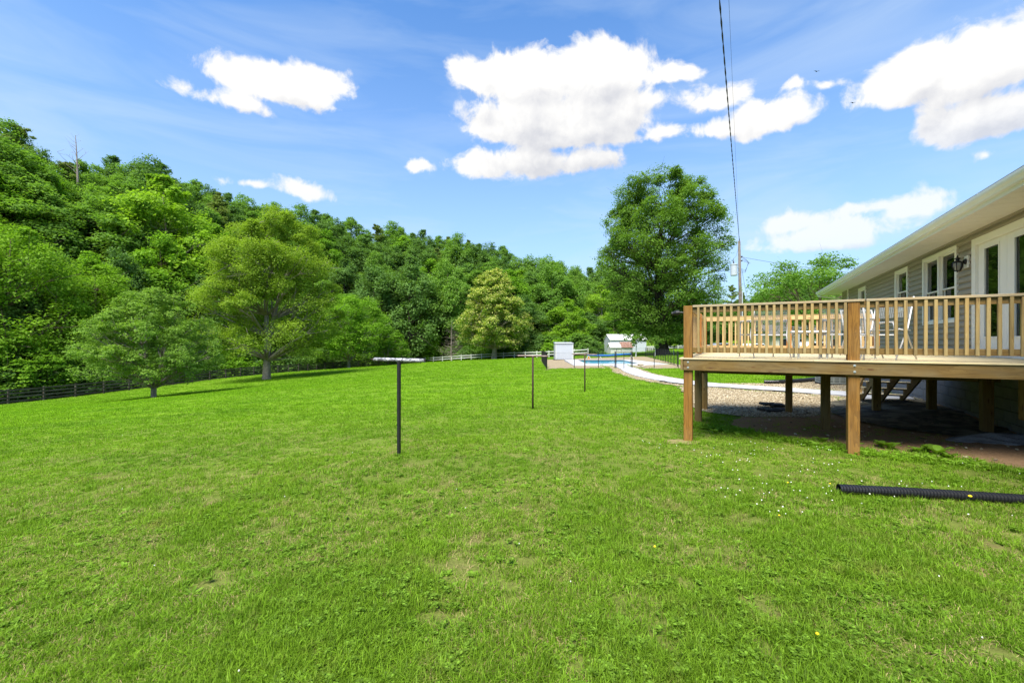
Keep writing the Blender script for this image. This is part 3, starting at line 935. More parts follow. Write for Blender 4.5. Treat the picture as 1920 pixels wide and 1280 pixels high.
cr, tr = make_tree([.45, .72, .88, .97, 1, 1, .96, .88, .74, .5], 25.4, 9.7, 2.4, .80, 175000, .24, nl=270, lobe=.17, spray=36, flat=.55, mleaf=M['l_oak'], mbark=M['bark_dark'], fork=.3, fill=.08, sprad=.30, gap=.42, seed=3)
tree('oak_tree', [('crown', cr), ('trunk', tr)], 21.6, 61, 1, label='huge round oak standing behind the pool, left of the utility pole')
cr, tr = make_tree([.88, 1, 1, .95, .88, .78, .64, .44, .16], 18.2, 7.7, 2.7, .55, 120000, .26, nl=230, lobe=.16, spray=32, flat=.6, mleaf=M['l_bloom'], mbark=M['bark_grey'], bloom=True, multi=1, fill=.12, sprad=.25, gap=.42, seed=1)
tree('chestnut_tree', [('crown', cr), ('trunk', tr)], at_px(926, 87), 87, label='cream-flowering chestnut tree in front of the white rail fence')
cr, tr = make_tree(FLAT, 13.5, 8.6, 2.6, .25, 46000, .28, nl=64, lobe=.24, spray=30, flat=.35, mleaf=M['l_bright'], mbark=M['bark_grey'], fill=.1)
tree('maple_tree', [('crown', cr), ('trunk', tr)], at_px(654, 80), 80, label='bright green low-crowned maple beside the end of the black fence')
cr, tr = make_tree([.3, .6, .9, 1, .9, .6, .2], 8.2, 5.6, 2.3, .17, 20000, .17, nl=56, lobe=.18, spray=24, flat=.28, mleaf=M['l_mid'], mbark=M['bark'], multi=3, fill=.1, sprad=.42)
tree('mimosa_tree', [('crown', cr), ('trunk', tr)], 22.9, 32, 1, label='wide airy mimosa tree behind the far end of the house')
cr, tr = make_tree(OVAL, 3.6, 1.7, 1.5, .09, 2600, .2, nl=12, lobe=.35, spray=14, flat=.6, mleaf=M['l_mid'], mbark=M['white'], fill=.1)
tree('young_tree', [('crown', cr), ('trunk', tr)], at_px(1192, 58), 58, label='young thin tree with a whitewashed trunk in front of the white barn')
for i, (px, Y, s) in enumerate(((1263, 60, .62), (1229, 57, .7))):
    tree('young_tree', [('crown', cr), ('trunk', tr)], at_px(px, Y), Y, s * 1.05, rz=2. + i, label=['sapling with a pale trunk right of the big oak trunk', 'sapling with a pale trunk left of the big oak trunk'][i])
tree('dead_tree', [('branches', make_bare(9.4, 3.6, 60, .14, True, M['bark_dead'], .12, .15))], at_px(846, 97.5), 97.5, label='bare grey dead conifer left of the flowering chestnut')

# --- prototypes for the wood -----------------------------------------------------
PR = {}
PR['bright'] = [make_tree(p, 18, 6.6, 3.0, .32, 27000, .36, nl=n, lobe=l, spray=26, flat=.85, mleaf=M['l_bright'], mbark=M['bark'], fill=.3, sprad=.24, upn=.35) for p, n, l in ((TALL, 46, .26), (ROUND, 40, .29))]
PR['lime'] = [make_tree(TALL, 18, 6.2, 2.5, .30, 28000, .35, nl=52, lobe=.24, spray=26, flat=.85, mleaf=M['l_lime'], mbark=M['bark_grey'], fill=.3, sprad=.24, upn=.35)]
PR['mid'] = [make_tree(p, 18, 6.8, 2.5, .34, 26000, .37, nl=n, lobe=l, spray=26, flat=.85, mleaf=M['l_mid'], mbark=M['bark'], fill=.3, sprad=.24, upn=.35) for p, n, l in ((ROUND, 44, .27), (OVAL, 40, .30), (TALL, 48, .25))]
PR['dark'] = [make_tree(p, 18, 6.8, 1.5, .34, 26000, .37, nl=n, lobe=l, spray=26, flat=.85, mleaf=M['l_dark'], mbark=M['bark_dark'], fill=.3, sprad=.24, upn=.35) for p, n, l in ((TALL, 46, .27), (OVAL, 42, .28))]
PR['walnut'] = [make_tree([.8, 1, 1, .95, .85, .7, .45, .1], 15, 7.6, 1.4, .3, 42000, .28, nl=60, lobe=.24, spray=26, flat=.28, droop=.5, mleaf=M['l_lime'], mbark=M['bark'], fill=.3, upn=1.0)]
PR['dogwood'] = [make_tree([.9, 1, .95, .8, .5, .1], 7, 5, .6, .16, 20000, .26, nl=44, lobe=.24, spray=22, flat=.2, mleaf=M['l_bright'], mbark=M['bark_grey'], fill=.3, upn=1.1)]
PR['pine'] = [make_pine(20, 5.0, 5, 17000, .46, 1, M['l_pine'], .45, 26), make_pine(20, 4.4, 4, 17000, .44, 2, M['l_pine'], .3, 28), make_pine(20, 5.8, 7, 16000, .46, 3, M['l_pine'], .6, 22), make_pine(20, 5.2, 6, 16000, .46, 3, M['l_pine'], .5, 20)]
PR['shrub'] = [make_tree([1, 1, .9, .7, .3], 3.6, 2.6, .1, .06, 5200, .26, nl=16, lobe=.36, spray=16, flat=.6, mleaf=M[k], mbark=M['bark_dark'], fill=.3) for k in ('l_mid', 'l_dark', 'l_bright')]
HT = {'bright': 18, 'lime': 18, 'mid': 18, 'dark': 18, 'walnut': 15, 'dogwood': 7, 'pine': 20, 'shrub': 3.6}
WD = {'bright': 13.2, 'lime': 12.4, 'mid': 13.6, 'dark': 13.6, 'walnut': 15.2, 'dogwood': 10, 'pine': 8.4, 'shrub': 5.2}


def plant(kind, px, Y, ytop, wpx=None, label=None, cat='tree', group=None, name=None, var=None, zoff=0):
    x = at_px(px, Y); z = tz1(x, Y) + zoff
    h = max(E + (640 - ytop) / 800 * Y - z, 2.0)
    ms = PR[kind][rnd.randrange(len(PR[kind])) if var is None else var]
    sz = h / HT[kind]; s = (wpx / 800 * Y / WD[kind]) if wpx else sz
    s = max(.55 * sz, min(s, 1.9 * sz)) if not wpx else s
    return tree(name or {'pine': 'pine_tree', 'shrub': 'shrub', 'dogwood': 'dogwood_tree', 'walnut': 'walnut_tree'}.get(kind, 'broadleaf_tree'),
                [('crown', ms[0]), ('trunk', ms[1])], x, Y, s, sz, rnd.uniform(0, 6.28), label, cat, group, z=z)


# trees along the fences that the photograph shows one by one
plant('walnut', 20, 43, 395, 250, 'wide bright green tree at the left edge, behind the black fence')
plant('walnut', 178, 51, 478, 230, 'lime green layered tree behind the low forked lawn tree')
plant('dogwood', 35, 41, 618, 170, 'low pale green dogwood overhanging the black fence at the left edge', name='dogwood_tree')
plant('dogwood', 140, 46, 640, 110, 'small dark-shaded understorey tree just behind the black fence', name='dogwood_tree')
plant('lime', 305, 72, 325, 215, 'tall lime-green tulip tree that rises highest above the layered tree')
plant('mid', 185, 66, 372, 190, 'mid-green oak on the slope left of the tall tulip tree')
plant('mid', 55, 62, 330, 210, 'mid-green tree above the wide tree at the left edge')
plant('bright', 300, 66, 440, 170, 'bright tree below the tall tulip tree, above the forked lawn tree')
plant('bright', 400, 82, 420, 150, 'bright tree left behind the tall airy lawn tree')
plant('dogwood', 728, 90, 612, 84, 'small yellow-green tree right of the maple, behind the fence corner', name='dogwood_tree')
plant('dark', 770, 103, 478, 150, 'dark green tree between the maple and the flowering chestnut', var=0)
plant('dark', 700, 100, 500, 130, 'dark green tree rising right behind the maple', var=1)
plant('mid', 840, 107, 482, 130, 'deep green tree behind the dead grey conifer')
plant('shrub', 812, 104.5, 625, 52, 'bright green bush at the left end of the white fence', 'shrub', var=2)
plant('bright', 955, 112, 505, 110, 'bright tree showing above the right shoulder of the chestnut')
plant('mid', 1035, 118, 500, 140, 'rounded mid-green tree right of the chestnut')
plant('lime', 1063, 100, 558, 105, 'bright lime tree above the grey pool shed', var=0)
plant('lime', 1126, 118, 533, 90, 'pale lime tree between the pool shed and the big oak', var=0)
plant('dark', 1010, 104, 585, 90, 'dark tree filling the gap between chestnut and pool shed', var=1)
plant('mid', 1160, 130, 495, 120, 'tall green tree just left of the big oak')
plant('bright', 1150, 112, 590, 90, 'leafy tree above the left end of the white barn')
plant('mid', 1200, 135, 560, 110, 'green tree behind the white barn roof')
plant('dark', 1290, 140, 585, 120, 'dark tree low between the oak and the deck corner')
plant('mid', 1350, 150, 560, 130, 'green tree line crown left of the utility pole')
plant('pine', 1372, 125, 535, 36, 'pine just left of the utility pole')
plant('pine', 1394, 120, 548, 30, 'slim pine seen behind the utility pole')
plant('mid', 1450, 140, 600, 130, 'low tree seen over the deck rail right of the utility pole')
plant('bright', 1540, 95, 582, 120, 'leafy tree behind the neighbouring beige house')
plant('mid', 1600, 90, 590, 110, 'tree in the gap below the eave end of the house')
tree('dead_tree', [('branches', make_bare(19.5, 4.6, 16, .46, False, M['bark_dead'], .62, .9))], at_px(142, 74), 74, label='bare snag standing above the ridge pines on the left')

# the hillside wood: one object per tree that shows, by tiers up the slope
SKY_X = [-120, 0, 40, 75, 110, 160, 200, 235, 290, 330, 385, 440, 480, 520, 560, 620, 690, 745, 800, 850, 905, 960, 1012, 1060, 1100, 1160]
SKY_Y = [215, 222, 240, 285, 308, 305, 298, 300, 302, 336, 342, 362, 372, 384, 390, 404, 425, 422, 434, 446, 452, 472, 478, 496, 502, 500]


def fenceY(px):
    """depth at which the view ray through column px leaves the yard"""
    r = (px - 960) / 800; Y = np.linspace(20, 140, 600); k = pip(YARD, r * Y, Y)
    return float(Y[np.argmin(k)]) if (~k).any() else 140.


ri = 0
GP = {'ridge': 'trees along the ridge line', 'slope': 'trees on the middle of the wooded slope', 'foot': 'trees at the foot of the wooded slope'}
SP = {'pine': 'dark pine', 'mid': 'mid-green broadleaf tree', 'dark': 'dark green broadleaf tree', 'bright': 'bright green broadleaf tree', 'lime': 'lime green broadleaf tree'}
def where(px):
    for a, b in ((60, 'above the left end of the fence'), (170, 'around the bare snag'), (260, 'above the layered lime tree'), (380, 'around the tall tulip tree'), (520, 'above the tall airy lawn tree'),
                 (660, 'above the maple'), (800, 'right of the maple'), (900, 'above the dead grey conifer'), (1000, 'above the flowering chestnut'),
                 (1080, 'above the grey pool shed'), (2000, 'left of the big oak')):
        if px < a: return b


def yspan(px, dd):
    r = (px - 960) / 800; f = fenceY(px)
    for Y in np.arange(f, f + 170, 1.0):
        if not pip(YARD, np.array([r * Y]), np.array([Y]))[0] and dpoly(YARD, np.array([r * Y]), np.array([Y]))[0] >= dd: return float(Y)
    return f + 100


px = -70
while px < 1190:
    f = yspan(px, rnd.uniform(38, 52))
    k = rnd.choices(['pine', 'mid', 'dark'], [.45, .40, .15] if px < 480 else [.14, .56, .30])[0]
    sy = float(np.interp(px, SKY_X, SKY_Y)) + rnd.uniform(-8, 9)
    plant(k, px, f, sy, None, f'{SP[k]} on the ridge line {where(px)}', group=GP['ridge'])
    px += rnd.uniform(17, 28) * (1.25 if px < 200 else 1)
for tier, (d0, d1, fr, step) in enumerate(((24, 34, .24, 42), (10, 19, .50, 50), (33, 40, .10, 40))):
    px = -60 + tier * 17
    while px < 1180:
        f = yspan(px, rnd.uniform(d0, d1)); sk = float(np.interp(px, SKY_X, SKY_Y))
        yt = sk + (660 - sk) * fr + rnd.uniform(-16, 16)
        k = rnd.choices(['mid', 'dark', 'bright', 'pine', 'lime'], [.38, .24, .2, .12, .06] if tier != 1 else [.42, .34, .2, 0, .04])[0]
        w = rnd.uniform(95, 145) * min(1.4, 70 / f + .35)
        plant(k, px, f, yt, w if k != 'pine' else None, f'{SP[k]} {("high on the slope", "low on the slope", "just under the ridge")[(0, 1, 2)[tier]]} {where(px)}', group=GP['slope' if tier != 1 else 'foot'])
        px += rnd.uniform(step * .75, step * 1.2) * (1.2 if px < 200 else .85)


# ------------------------------------------------------------------ scattered cover (stuff)
def scatter(name, pts, rot, scl, idx, protos, label=None, cat=None):
    """points that carry one of the prototype meshes each; protos: list of meshes"""
    c = bpy.data.collections.new(name + '_pieces')
    for i, me in enumerate(protos):
        c.objects.link(bpy.data.objects.new(f'piece_{i:02d}', me))
    me = bpy.data.meshes.new(name); n = len(pts)
    me.vertices.add(n); me.vertices.foreach_set('co', np.asarray(pts, np.float32).ravel())
    for an, av in (('rot', rot), ('scl', scl)):
        a = me.attributes.new(an, 'FLOAT_VECTOR', 'POINT'); a.data.foreach_set('vector', np.asarray(av, np.float32).ravel())
    a = me.attributes.new('idx', 'INT', 'POINT'); a.data.foreach_set('value', np.asarray(idx, np.int32))
    o = put(bpy.data.objects.new(name, me)); tag(o, label, cat, kind='stuff')
    g = bpy.data.node_groups.new(name + '_scatter', 'GeometryNodeTree')
    g.interface.new_socket('Geometry', in_out='INPUT', socket_type='NodeSocketGeometry')
    g.interface.new_socket('Geometry', in_out='OUTPUT', socket_type='NodeSocketGeometry')
    gi = g.nodes.new('NodeGroupInput'); go = g.nodes.new('NodeGroupOutput')
    ip = g.nodes.new('GeometryNodeInstanceOnPoints'); ci = g.nodes.new('GeometryNodeCollectionInfo')
    ci.inputs[0].default_value = c; ci.inputs['Separate Children'].default_value = True; ci.inputs['Reset Children'].default_value = True
    def na(n_, t):
        x = g.nodes.new('GeometryNodeInputNamedAttribute'); x.data_type = t; x.inputs[0].default_value = n_; return x.outputs[0]
    L = g.links.new
    L(gi.outputs[0], ip.inputs['Points']); L(ci.outputs[0], ip.inputs['Instance']); ip.inputs['Pick Instance'].default_value = True
    L(na('idx', 'INT'), ip.inputs['Instance Index'])
    e = g.nodes.new('FunctionNodeEulerToRotation'); L(na('rot', 'FLOAT_VECTOR'), e.inputs[0]); L(e.outputs[0], ip.inputs['Rotation'])
    L(na('scl', 'FLOAT_VECTOR'), ip.inputs['Scale']); L(ip.outputs[0], go.inputs[0])
    md = o.modifiers.new('scatter', 'NODES'); md.node_group = g
    return o


# understorey along the foot of the wood
pts = []; scl = []; idx = []
for k in range(620):
    px = rnd.uniform(-60, 1200); dd = rnd.uniform(4.5, 30) if rnd.random() < .6 else rnd.uniform(4.5, 8)
    Y = yspan(px, dd) if k % 2 else None
    if Y is None:
        a = rnd.randrange(2, len(FENCE_B) + len(FENCE_W) - 2); line = FENCE_B + FENCE_W[1:]; t = rnd.random()
        ax, ay = line[a]; bx, by = line[min(a + 1, len(line) - 1)]; L = math.hypot(bx - ax, by - ay) or 1
        d = rnd.uniform(4.2, 8); x = ax + (bx - ax) * t - (by - ay) / L * d; y = ay + (by - ay) * t + (bx - ax) / L * d
    else: x, y = at_px(px, Y), Y
    if pip(YARD, np.array([x]), np.array([y]))[0]: continue
    s = rnd.uniform(.55, 1.3); pts.append((x, y, tz1(x, y) - .1)); scl.append((s * 1.15, s * 1.15, s)); idx.append(rnd.choice([0, 1, 1, 0, 2]))
rot = [(0, 0, rnd.uniform(0, 6.28)) for _ in pts]
scatter('understorey', pts, rot, scl, idx, [m[0] for m in PR['shrub']])
# far wooded rise to the right and tree line at the horizon
pts = []; scl = []; idx = []
for k in range(900):
    if k < 500:
        x = rnd.gauss(262, 75); y = rnd.gauss(350, 40)
    else:
        a = rnd.uniform(.20, 1.1); D = rnd.uniform(170, 260); x = D * math.tan(a) if a < .9 else D * 1.3; y = D
    if pip(YARD, np.array([x]), np.array([y]))[0]: continue
    s = rnd.uniform(.5, .85); pts.append((x, y, tz1(x, y) - .5)); scl.append((s * 1.2, s * 1.2, s)); idx.append(rnd.randrange(4))
rot = [(0, 0, rnd.uniform(0, 6.28)) for _ in pts]
scatter('far_woods', pts, rot, scl, idx, [PR['mid'][0][0], PR['dark'][0][0], PR['mid'][1][0], PR['pine'][1][0]])

# tell apart the wood's trees that read alike: by their place from the left
_by = {}
for o in COL.objects:
    if o.get('group') in GP.values() and o.get('label'): _by.setdefault(o['label'], []).append(o)
ORD = ('leftmost', 'second from the left', 'third from the left', 'fourth from the left', 'fifth from the left', 'sixth from the left')
for lb, os_ in _by.items():
    if len(os_) > 1:
        for i, o in enumerate(sorted(os_, key=lambda q: q.location.x / q.location.y)):
            o['label'] = lb + ', ' + ('rightmost' if i == len(os_) - 1 else ORD[min(i, 5)])

for o in COL.objects:
    lb = o.get('label')
    if lb and len(lb.replace('-', ' ').split()) > 15: o['label'] = lb.replace(' broadleaf', '').replace('from the left', 'from left')

# ------------------------------------------------------------------ grass
def tuft(name, n, rad, h, w, m, spread=.6, seed=0, bendy=.5):
    r = np.random.default_rng(seed)
    V = []; F = []; T = []
    for i in range(n):
        a = r.uniform(0, 6.28); q = rad * math.sqrt(r.uniform()); x, y = q * math.cos(a), q * math.sin(a)
        L = h * r.uniform(.45, 1.15); b = r.uniform(0, 6.28); tilt = r.uniform(.05, spread); ww = w * r.uniform(.7, 1.3)
        dx, dy = math.cos(b), math.sin(b); px_, py_ = -dy * ww / 2, dx * ww / 2
        m1 = (x + dx * L * .45 * tilt * .6, y + dy * L * .45 * tilt * .6, L * .5)
        tp = (x + dx * L * tilt * (1 + bendy), y + dy * L * tilt * (1 + bendy), L * (1 - .45 * tilt * bendy * 1.3))
        k = len(V)
        V += [(x - px_, y - py_, -.006), (x + px_, y + py_, -.006), (m1[0] - px_ * .8, m1[1] - py_ * .8, m1[2]), (m1[0] + px_ * .8, m1[1] + py_ * .8, m1[2]), tp]
        F += [(k, k + 1, k + 3), (k, k + 3, k + 2), (k + 2, k + 3, k + 4)]; t = r.uniform(); T += [t * .8, t * .8, t * .9, t * .9, t]
    return mesh_np(name, V, F, m, attrs={'tint': T})


def rosette(name, n, L, w, m, seed, up=.35, stem=0):
    """flat broad leaves round a crown; with stem: clover, leaflets on thin stalks"""
    r = np.random.default_rng(seed); V = []; F = []; T = []
    for i in range(n):
        a = 6.28 * i / n + r.uniform(-.4, .4); dx, dy = math.cos(a), math.sin(a); l = L * r.uniform(.6, 1.1); ww = w * r.uniform(.7, 1.2)
        z0 = stem * r.uniform(.4, 1); q = stem * r.uniform(.1, 1.6) if stem else 0; ox, oy = (r.uniform(-q, q), r.uniform(-q, q)) if stem else (0, 0)
        u = up * r.uniform(.4, 1.5); P = [(0, 0, 0), (.35, .5, .35 * u + .02), (.75, .42, .75 * u), (1, 0, u * .8), (.75, -.42, .75 * u), (.35, -.5, .35 * u + .02)]
        k = len(V)
        V += [(ox + dx * p[0] * l - dy * p[1] * ww, oy + dy * p[0] * l + dx * p[1] * ww, z0 + p[2] * l + .004) for p in P]
        V.append((ox + dx * .5 * l, oy + dy * .5 * l, z0 + .42 * u * l)); t = r.uniform()
        F += [(k + j, k + (j + 1) % 6, k + 6) for j in range(6)]; T += [t] * 6 + [t * .8]
    return mesh_np(name, V, F, m, attrs={'tint': T})


def clover_head(name, m, r=.008, h=.05):
    mb = MB()
    mb.lathe([(0, h - .004), (r, h + .001), (r * 1.05, h + .006), (r * .6, h + .012), (0, h + .014)], 7, (.004, .002, 0))
    return mb.mesh(name, m)


TUFTS = [tuft(f'grass_tuft', 16, .055, .060, .0040, M['blade'], .9, 1), tuft('grass_tuft', 18, .06, .050, .0042, M['blade'], 1.3, 2, .3),
         tuft('grass_tuft', 14, .05, .078, .0038, M['blade'], .6, 3), tuft('grass_tuft', 12, .045, .045, .0052, M['blade'], 1.6, 4, .2),
         tuft('grass_tuft', 20, .06, .042, .0044, M['blade'], 1.0, 5)]
NG = len(TUFTS)
TUFTS += [tuft('straw_tuft', 9, .06, .035, .0030, M['strawblade'], 2.2, 6, .1), tuft('tall_tuft', 26, .05, .15, .0052, M['blade'], .8, 7, .9),
          rosette('weed_rosette', 7, .075, .026, M['weed'], 1, .45), rosette('weed_rosette', 9, .05, .022, M['weed'], 2, .3),
          rosette('clover_patch', 26, .017, .016, M['weed'], 3, .3, .035), clover_head('clover_head', M['petal']), clover_head('dandelion', M['yellow'], .014, .05)]
# wider, coarser tufts for the middle distance and beyond
TUFTS += [tuft('far_tuft', 26, .18, .055, .011, M['blade'], 1.0, 11), tuft('far_tuft', 26, .18, .045, .012, M['blade'], 1.4, 12, .2),
          tuft('far_tuft', 30, .5, .055, .030, M['blade'], 1.1, 13), tuft('far_tuft', 30, .5, .05, .034, M['blade'], 1.5, 14, .2)]
i_straw, i_tall, i_ros, i_ros2, i_clo, i_head, i_dan, i_m1, i_m2, i_f1, i_f2 = range(NG, NG + 11)

BARE = [walk_poly, walk_bed, POOLBED, GRAVEL_NEAR, DIRT, POSTPATCH]


def vnoise(x, y, s, seed):
    """cheap smooth value noise"""
    r = np.random.default_rng(seed); g = r.uniform(0, 1, (64, 64)); x = x * s; y = y * s
    xi = np.floor(x).astype(int); yi = np.floor(y).astype(int); fx = x - xi; fy = y - yi; fx = fx * fx * (3 - 2 * fx); fy = fy * fy * (3 - 2 * fy)
    a = g[xi % 64, yi % 64]; b = g[(xi + 1) % 64, yi % 64]; c = g[xi % 64, (yi + 1) % 64]; d = g[(xi + 1) % 64, (yi + 1) % 64]
    return (a * (1 - fx) + b * fx) * (1 - fy) + (c * (1 - fx) + d * fx) * fy


def field(n, y0, y1, p=1.0, half=1.27, xoff=0):
    """points with a density that falls off with the square of distance"""
    u = rng.uniform(0, 1, n)
    y = y0 * (y1 / y0) ** u
    x = rng.uniform(-half, half, n) * (y + .6)
    return x, y


def keep_mask(x, y, edge=.0):
    k = np.ones(len(x), bool)
    for P in BARE: k &= ~pip(P, x, y)
    k &= pip(YARD, x, y)
    # the house footprint
    u = (x - P0[0]) * e1[0] + (y - P0[1]) * e1[1]; v = (x - P0[0]) * e2[0] + (y - P0[1]) * e2[1]
    k &= ~((u > 4.9) & (v < 15.4) & (v > -6))
    return k


GPTS = []; GR = []; GS = []; GI = []
def push(x, y, s, sz, ids, dz=0.):
    z = tz(x, y) + .012 * np.exp(-np.hypot(x, y) / 60) * np.sin(x * 1.7 + 1.3 * np.sin(y * .9)) * np.sin(y * 1.3 + .8) + dz
    GPTS.append(np.stack([x, y, z], 1)); n = len(x)
    GR.append(np.stack([rng.uniform(-.12, .12, n), rng.uniform(-.12, .12, n), rng.uniform(0, 6.28, n)], 1)); GS.append(np.stack([s, s, sz], 1)); GI.append(ids)


x, y = field(76000, 1.55, 17)
k = keep_mask(x, y) & (rng.uniform(0, 1, len(x)) < np.clip((17 - y) / 6, 0, 1)); bald = vnoise(x, y, 2.3, 5) * .6 + vnoise(x, y, 6, 6) * .4
k &= ~((bald < .29) & (rng.uniform(0, 1, len(x)) < .82))
x, y = x[k], y[k]; lush = vnoise(x, y, .9, 3) * .6 + vnoise(x, y, 4.5, 4) * .4
s = rng.uniform(.75, 1.25, len(x)); sz = s * (.36 + .75 * lush)
ids = rng.integers(0, NG, len(x)); q = rng.uniform(0, 1, len(x)); dry = vnoise(x, y, 1.4, 9)
ids = np.where((q < .30) & (dry > .36), i_straw, ids); ids = np.where((q > .90) & (vnoise(x, y, 1.8, 12) > .45), i_clo, ids)
ids = np.where((q > .905) & (q < .93), i_ros2, ids)
push(x, y, s, sz, ids)
x, y = field(44000, 5, 34); k = keep_mask(x, y) & (rng.uniform(0, 1, len(x)) < np.clip((y - 5) / 10, 0, 1) ** 1.3) & (rng.uniform(0, 1, len(x)) < np.clip((34 - y) / 8, 0, 1)); x, y = x[k], y[k]; s = rng.uniform(.8, 1.3, len(x)) * np.interp(y, [5, 34], [.5, 1.8]); push(x, y, s, rng.uniform(.7, 1.2, len(x)), rng.integers(i_m1, i_m2 + 1, len(x)))
x, y = field(42000, 20, 115); k = keep_mask(x, y) & (rng.uniform(0, 1, len(x)) < np.clip((y - 20) / 12, 0, 1)); x, y = x[k], y[k]; s = rng.uniform(.8, 1.3, len(x)) * np.interp(y, [20, 115], [.45, 2.2]); push(x, y, s, rng.uniform(.7, 1.2, len(x)) * np.interp(y, [28, 115], [1, 1.3]), rng.integers(i_f1, i_f2 + 1, len(x)))
# taller bunches, broad weeds, clover heads, dandelions
x, y = field(420, 1.7, 12); k = keep_mask(x, y) & (vnoise(x, y, 1.1, 21) > .45); x, y = x[k], y[k]; s = rng.uniform(.5, .95, len(x)); push(x, y, s, s * .8, np.full(len(x), i_tall))
x, y = field(560, 1.7, 12); k = keep_mask(x, y) & (vnoise(x, y, .9, 22) > .42); x, y = x[k], y[k]; s = rng.uniform(.5, 1.05, len(x)); push(x, y, s, s, rng.integers(i_ros, i_ros2 + 1, len(x)))
x = rng.uniform(2.2, 6.8, 210); y = rng.uniform(3.9, 7.2, 210); k = keep_mask(x, y) & (vnoise(x, y, 1.3, 30) > .5); x, y = x[k], y[k]; s = rng.uniform(.5, .85, len(x)); push(x, y, s, rng.uniform(.5, .9, len(x)), np.full(len(x), i_head))
x, y = field(120, 2, 12); k = keep_mask(x, y); x, y = x[k], y[k]; push(x[:26], y[:26], np.full(len(x[:26]), .5), rng.uniform(.5, .9, len(x[:26])), np.full(len(x[:26]), i_head))
x, y = field(7, 2, 9); push(x, y, np.full(len(x), .6), rng.uniform(.5, 1.1, len(x)), np.full(len(x), i_dan))
# ragged fringe of weeds in front of the deck, thin grass in the shade under its left end
n = 1500; u = rng.uniform(0, 5.2, n); v = np.interp(u, [0, 1.2, 2.0, 2.6, 3.3, 4.0, 4.6, 5.2], [1.8, 1.25, .6, .2, .15, -.3, -1.1, -2.4]) + rng.normal(0, .16, n)
x = P0[0] + u * e1[0] + v * e2[0]; y = P0[1] + u * e1[1] + v * e2[1]; s = rng.uniform(.7, 1.8, n)
push(x, y, s, s * rng.uniform(.6, 1.2, n), np.where(rng.uniform(0, 1, n) < .45, rng.integers(i_ros, i_ros2 + 1, n), rng.integers(0, NG, n)), .01)
n = 420; u = rng.uniform(.8, 4, n); v = rng.uniform(.3, 3.6, n); x = P0[0] + u * e1[0] + v * e2[0]; y = P0[1] + u * e1[1] + v * e2[1]
push(x, y, rng.uniform(.6, 1.1, n), rng.uniform(.4, .9, n), rng.integers(0, NG, n), .015)
# growth along the edges of the gravel and the walk
for P, m_ in ((GRAVEL_NEAR, 260), (walk_bed, 500), (POOLBED, 300), (POSTPATCH, 40)):
    e = np.array(P); i = rng.integers(0, len(e), m_); t = rng.uniform(0, 1, (m_, 1)); q = e[i] * (1 - t) + e[(i + 1) % len(e)] * t + rng.normal(0, .06, (m_, 2))
    s = rng.uniform(.7, 1.5, m_) * np.interp(q[:, 1], [7, 35], [1, 2.2]); push(q[:, 0], q[:, 1], s, s * .7, rng.integers(0, NG, m_), .01)
scatter('grass', np.concatenate(GPTS), np.concatenate(GR), np.concatenate(GS), np.concatenate(GI), TUFTS, 'mown green lawn grass with clover, straw and small weeds', 'grass')

# pebbles of the gravel bed under and behind the deck
PEB = []
for i in range(3):
    bm = bmesh.new(); bmesh.ops.create_icosphere(bm, subdivisions=1, radius=1)
    for v in bm.verts: v.co = Vector((v.co.x * 1.25, v.co.y * .9, v.co.z * .6)) * rnd.uniform(.8, 1.15)
    me = bpy.data.meshes.new('pebble'); bm.to_mesh(me); bm.free(); me.materials.append(M['pebble']); PEB.append(me)
n = 42000; gx = rng.uniform(2, 14, n); gy = rng.uniform(8.5, 18.5, n); k = (pip(GRAVEL_NEAR, gx, gy) | (pip(walk_bed, gx, gy))) & ~pip(walk_poly, gx, gy); gx, gy = gx[k], gy[k]
n2 = 12000; hx = rng.uniform(5, 11, n2); hy = rng.uniform(16, 33, n2); k = pip(walk_bed, hx, hy) & ~pip(walk_poly, hx, hy); gx = np.r_[gx, hx[k]]; gy = np.r_[gy, hy[k]]
n3 = 130; u = rng.uniform(.5, 4.8, n3); v = rng.uniform(-.3, 5, n3); hx = P0[0] + u * e1[0] + v * e2[0]; hy = P0[1] + u * e1[1] + v * e2[1]; k = pip(DIRT, hx, hy); gx = np.r_[gx, hx[k]]; gy = np.r_[gy, hy[k]]
s = rng.uniform(.010, .026, len(gx))
scatter('pebbles', np.stack([gx, gy, tz(gx, gy) + .036], 1), np.stack([rng.uniform(-.6, .6, len(gx)), rng.uniform(-.6, .6, len(gx)), rng.uniform(0, 6.28, len(gx))], 1), np.stack([s] * 3, 1), rng.integers(0, 3, len(gx)), PEB, 'tan pea gravel pebbles beside the white walkway', 'gravel')

# larger docks and plantains at the foot of the deck
def weed(x, y, s, label, n=9, seed=1):
    s *= .8; y -= .12
    o = empty('weed_plant', (x, y, tz1(x, y) + .01), rnd.uniform(0, 6), label, 'weed', 'broad-leaved weeds in front of the deck')
    r = random.Random(seed)
    for i in range(n):
        a = 6.28 * i / n + r.uniform(-.3, .3); l = s * r.uniform(.6, 1.1); w = l * .24; e = r.uniform(.75, 1.4); V = []; F = []; T = []
        for j, (t, ww) in enumerate(((0, .15), (.25, .6), (.5, 1), (.75, .85), (1, .05))):
            rr = t * l * math.cos(e * .7); z = math.sin(e) * l * (t - .55 * t * t) * 1.3
            for sd_, dz in ((-1, .012), (0, 0), (1, .012)): V.append((math.cos(a) * rr - math.sin(a) * w * ww * sd_, math.sin(a) * rr + math.cos(a) * w * ww * sd_, z + dz * abs(sd_)))
            T += [.3 + .6 * (i % 3) / 3] * 3
        for j in range(4):
            for c in range(2): F.append((j * 3 + c, j * 3 + c + 1, j * 3 + 4 + c, j * 3 + 3 + c))
        put(bpy.data.objects.new('leaf', mesh_np('weed_leaf', V, F, M['weed'], False, {'tint': T})), o)
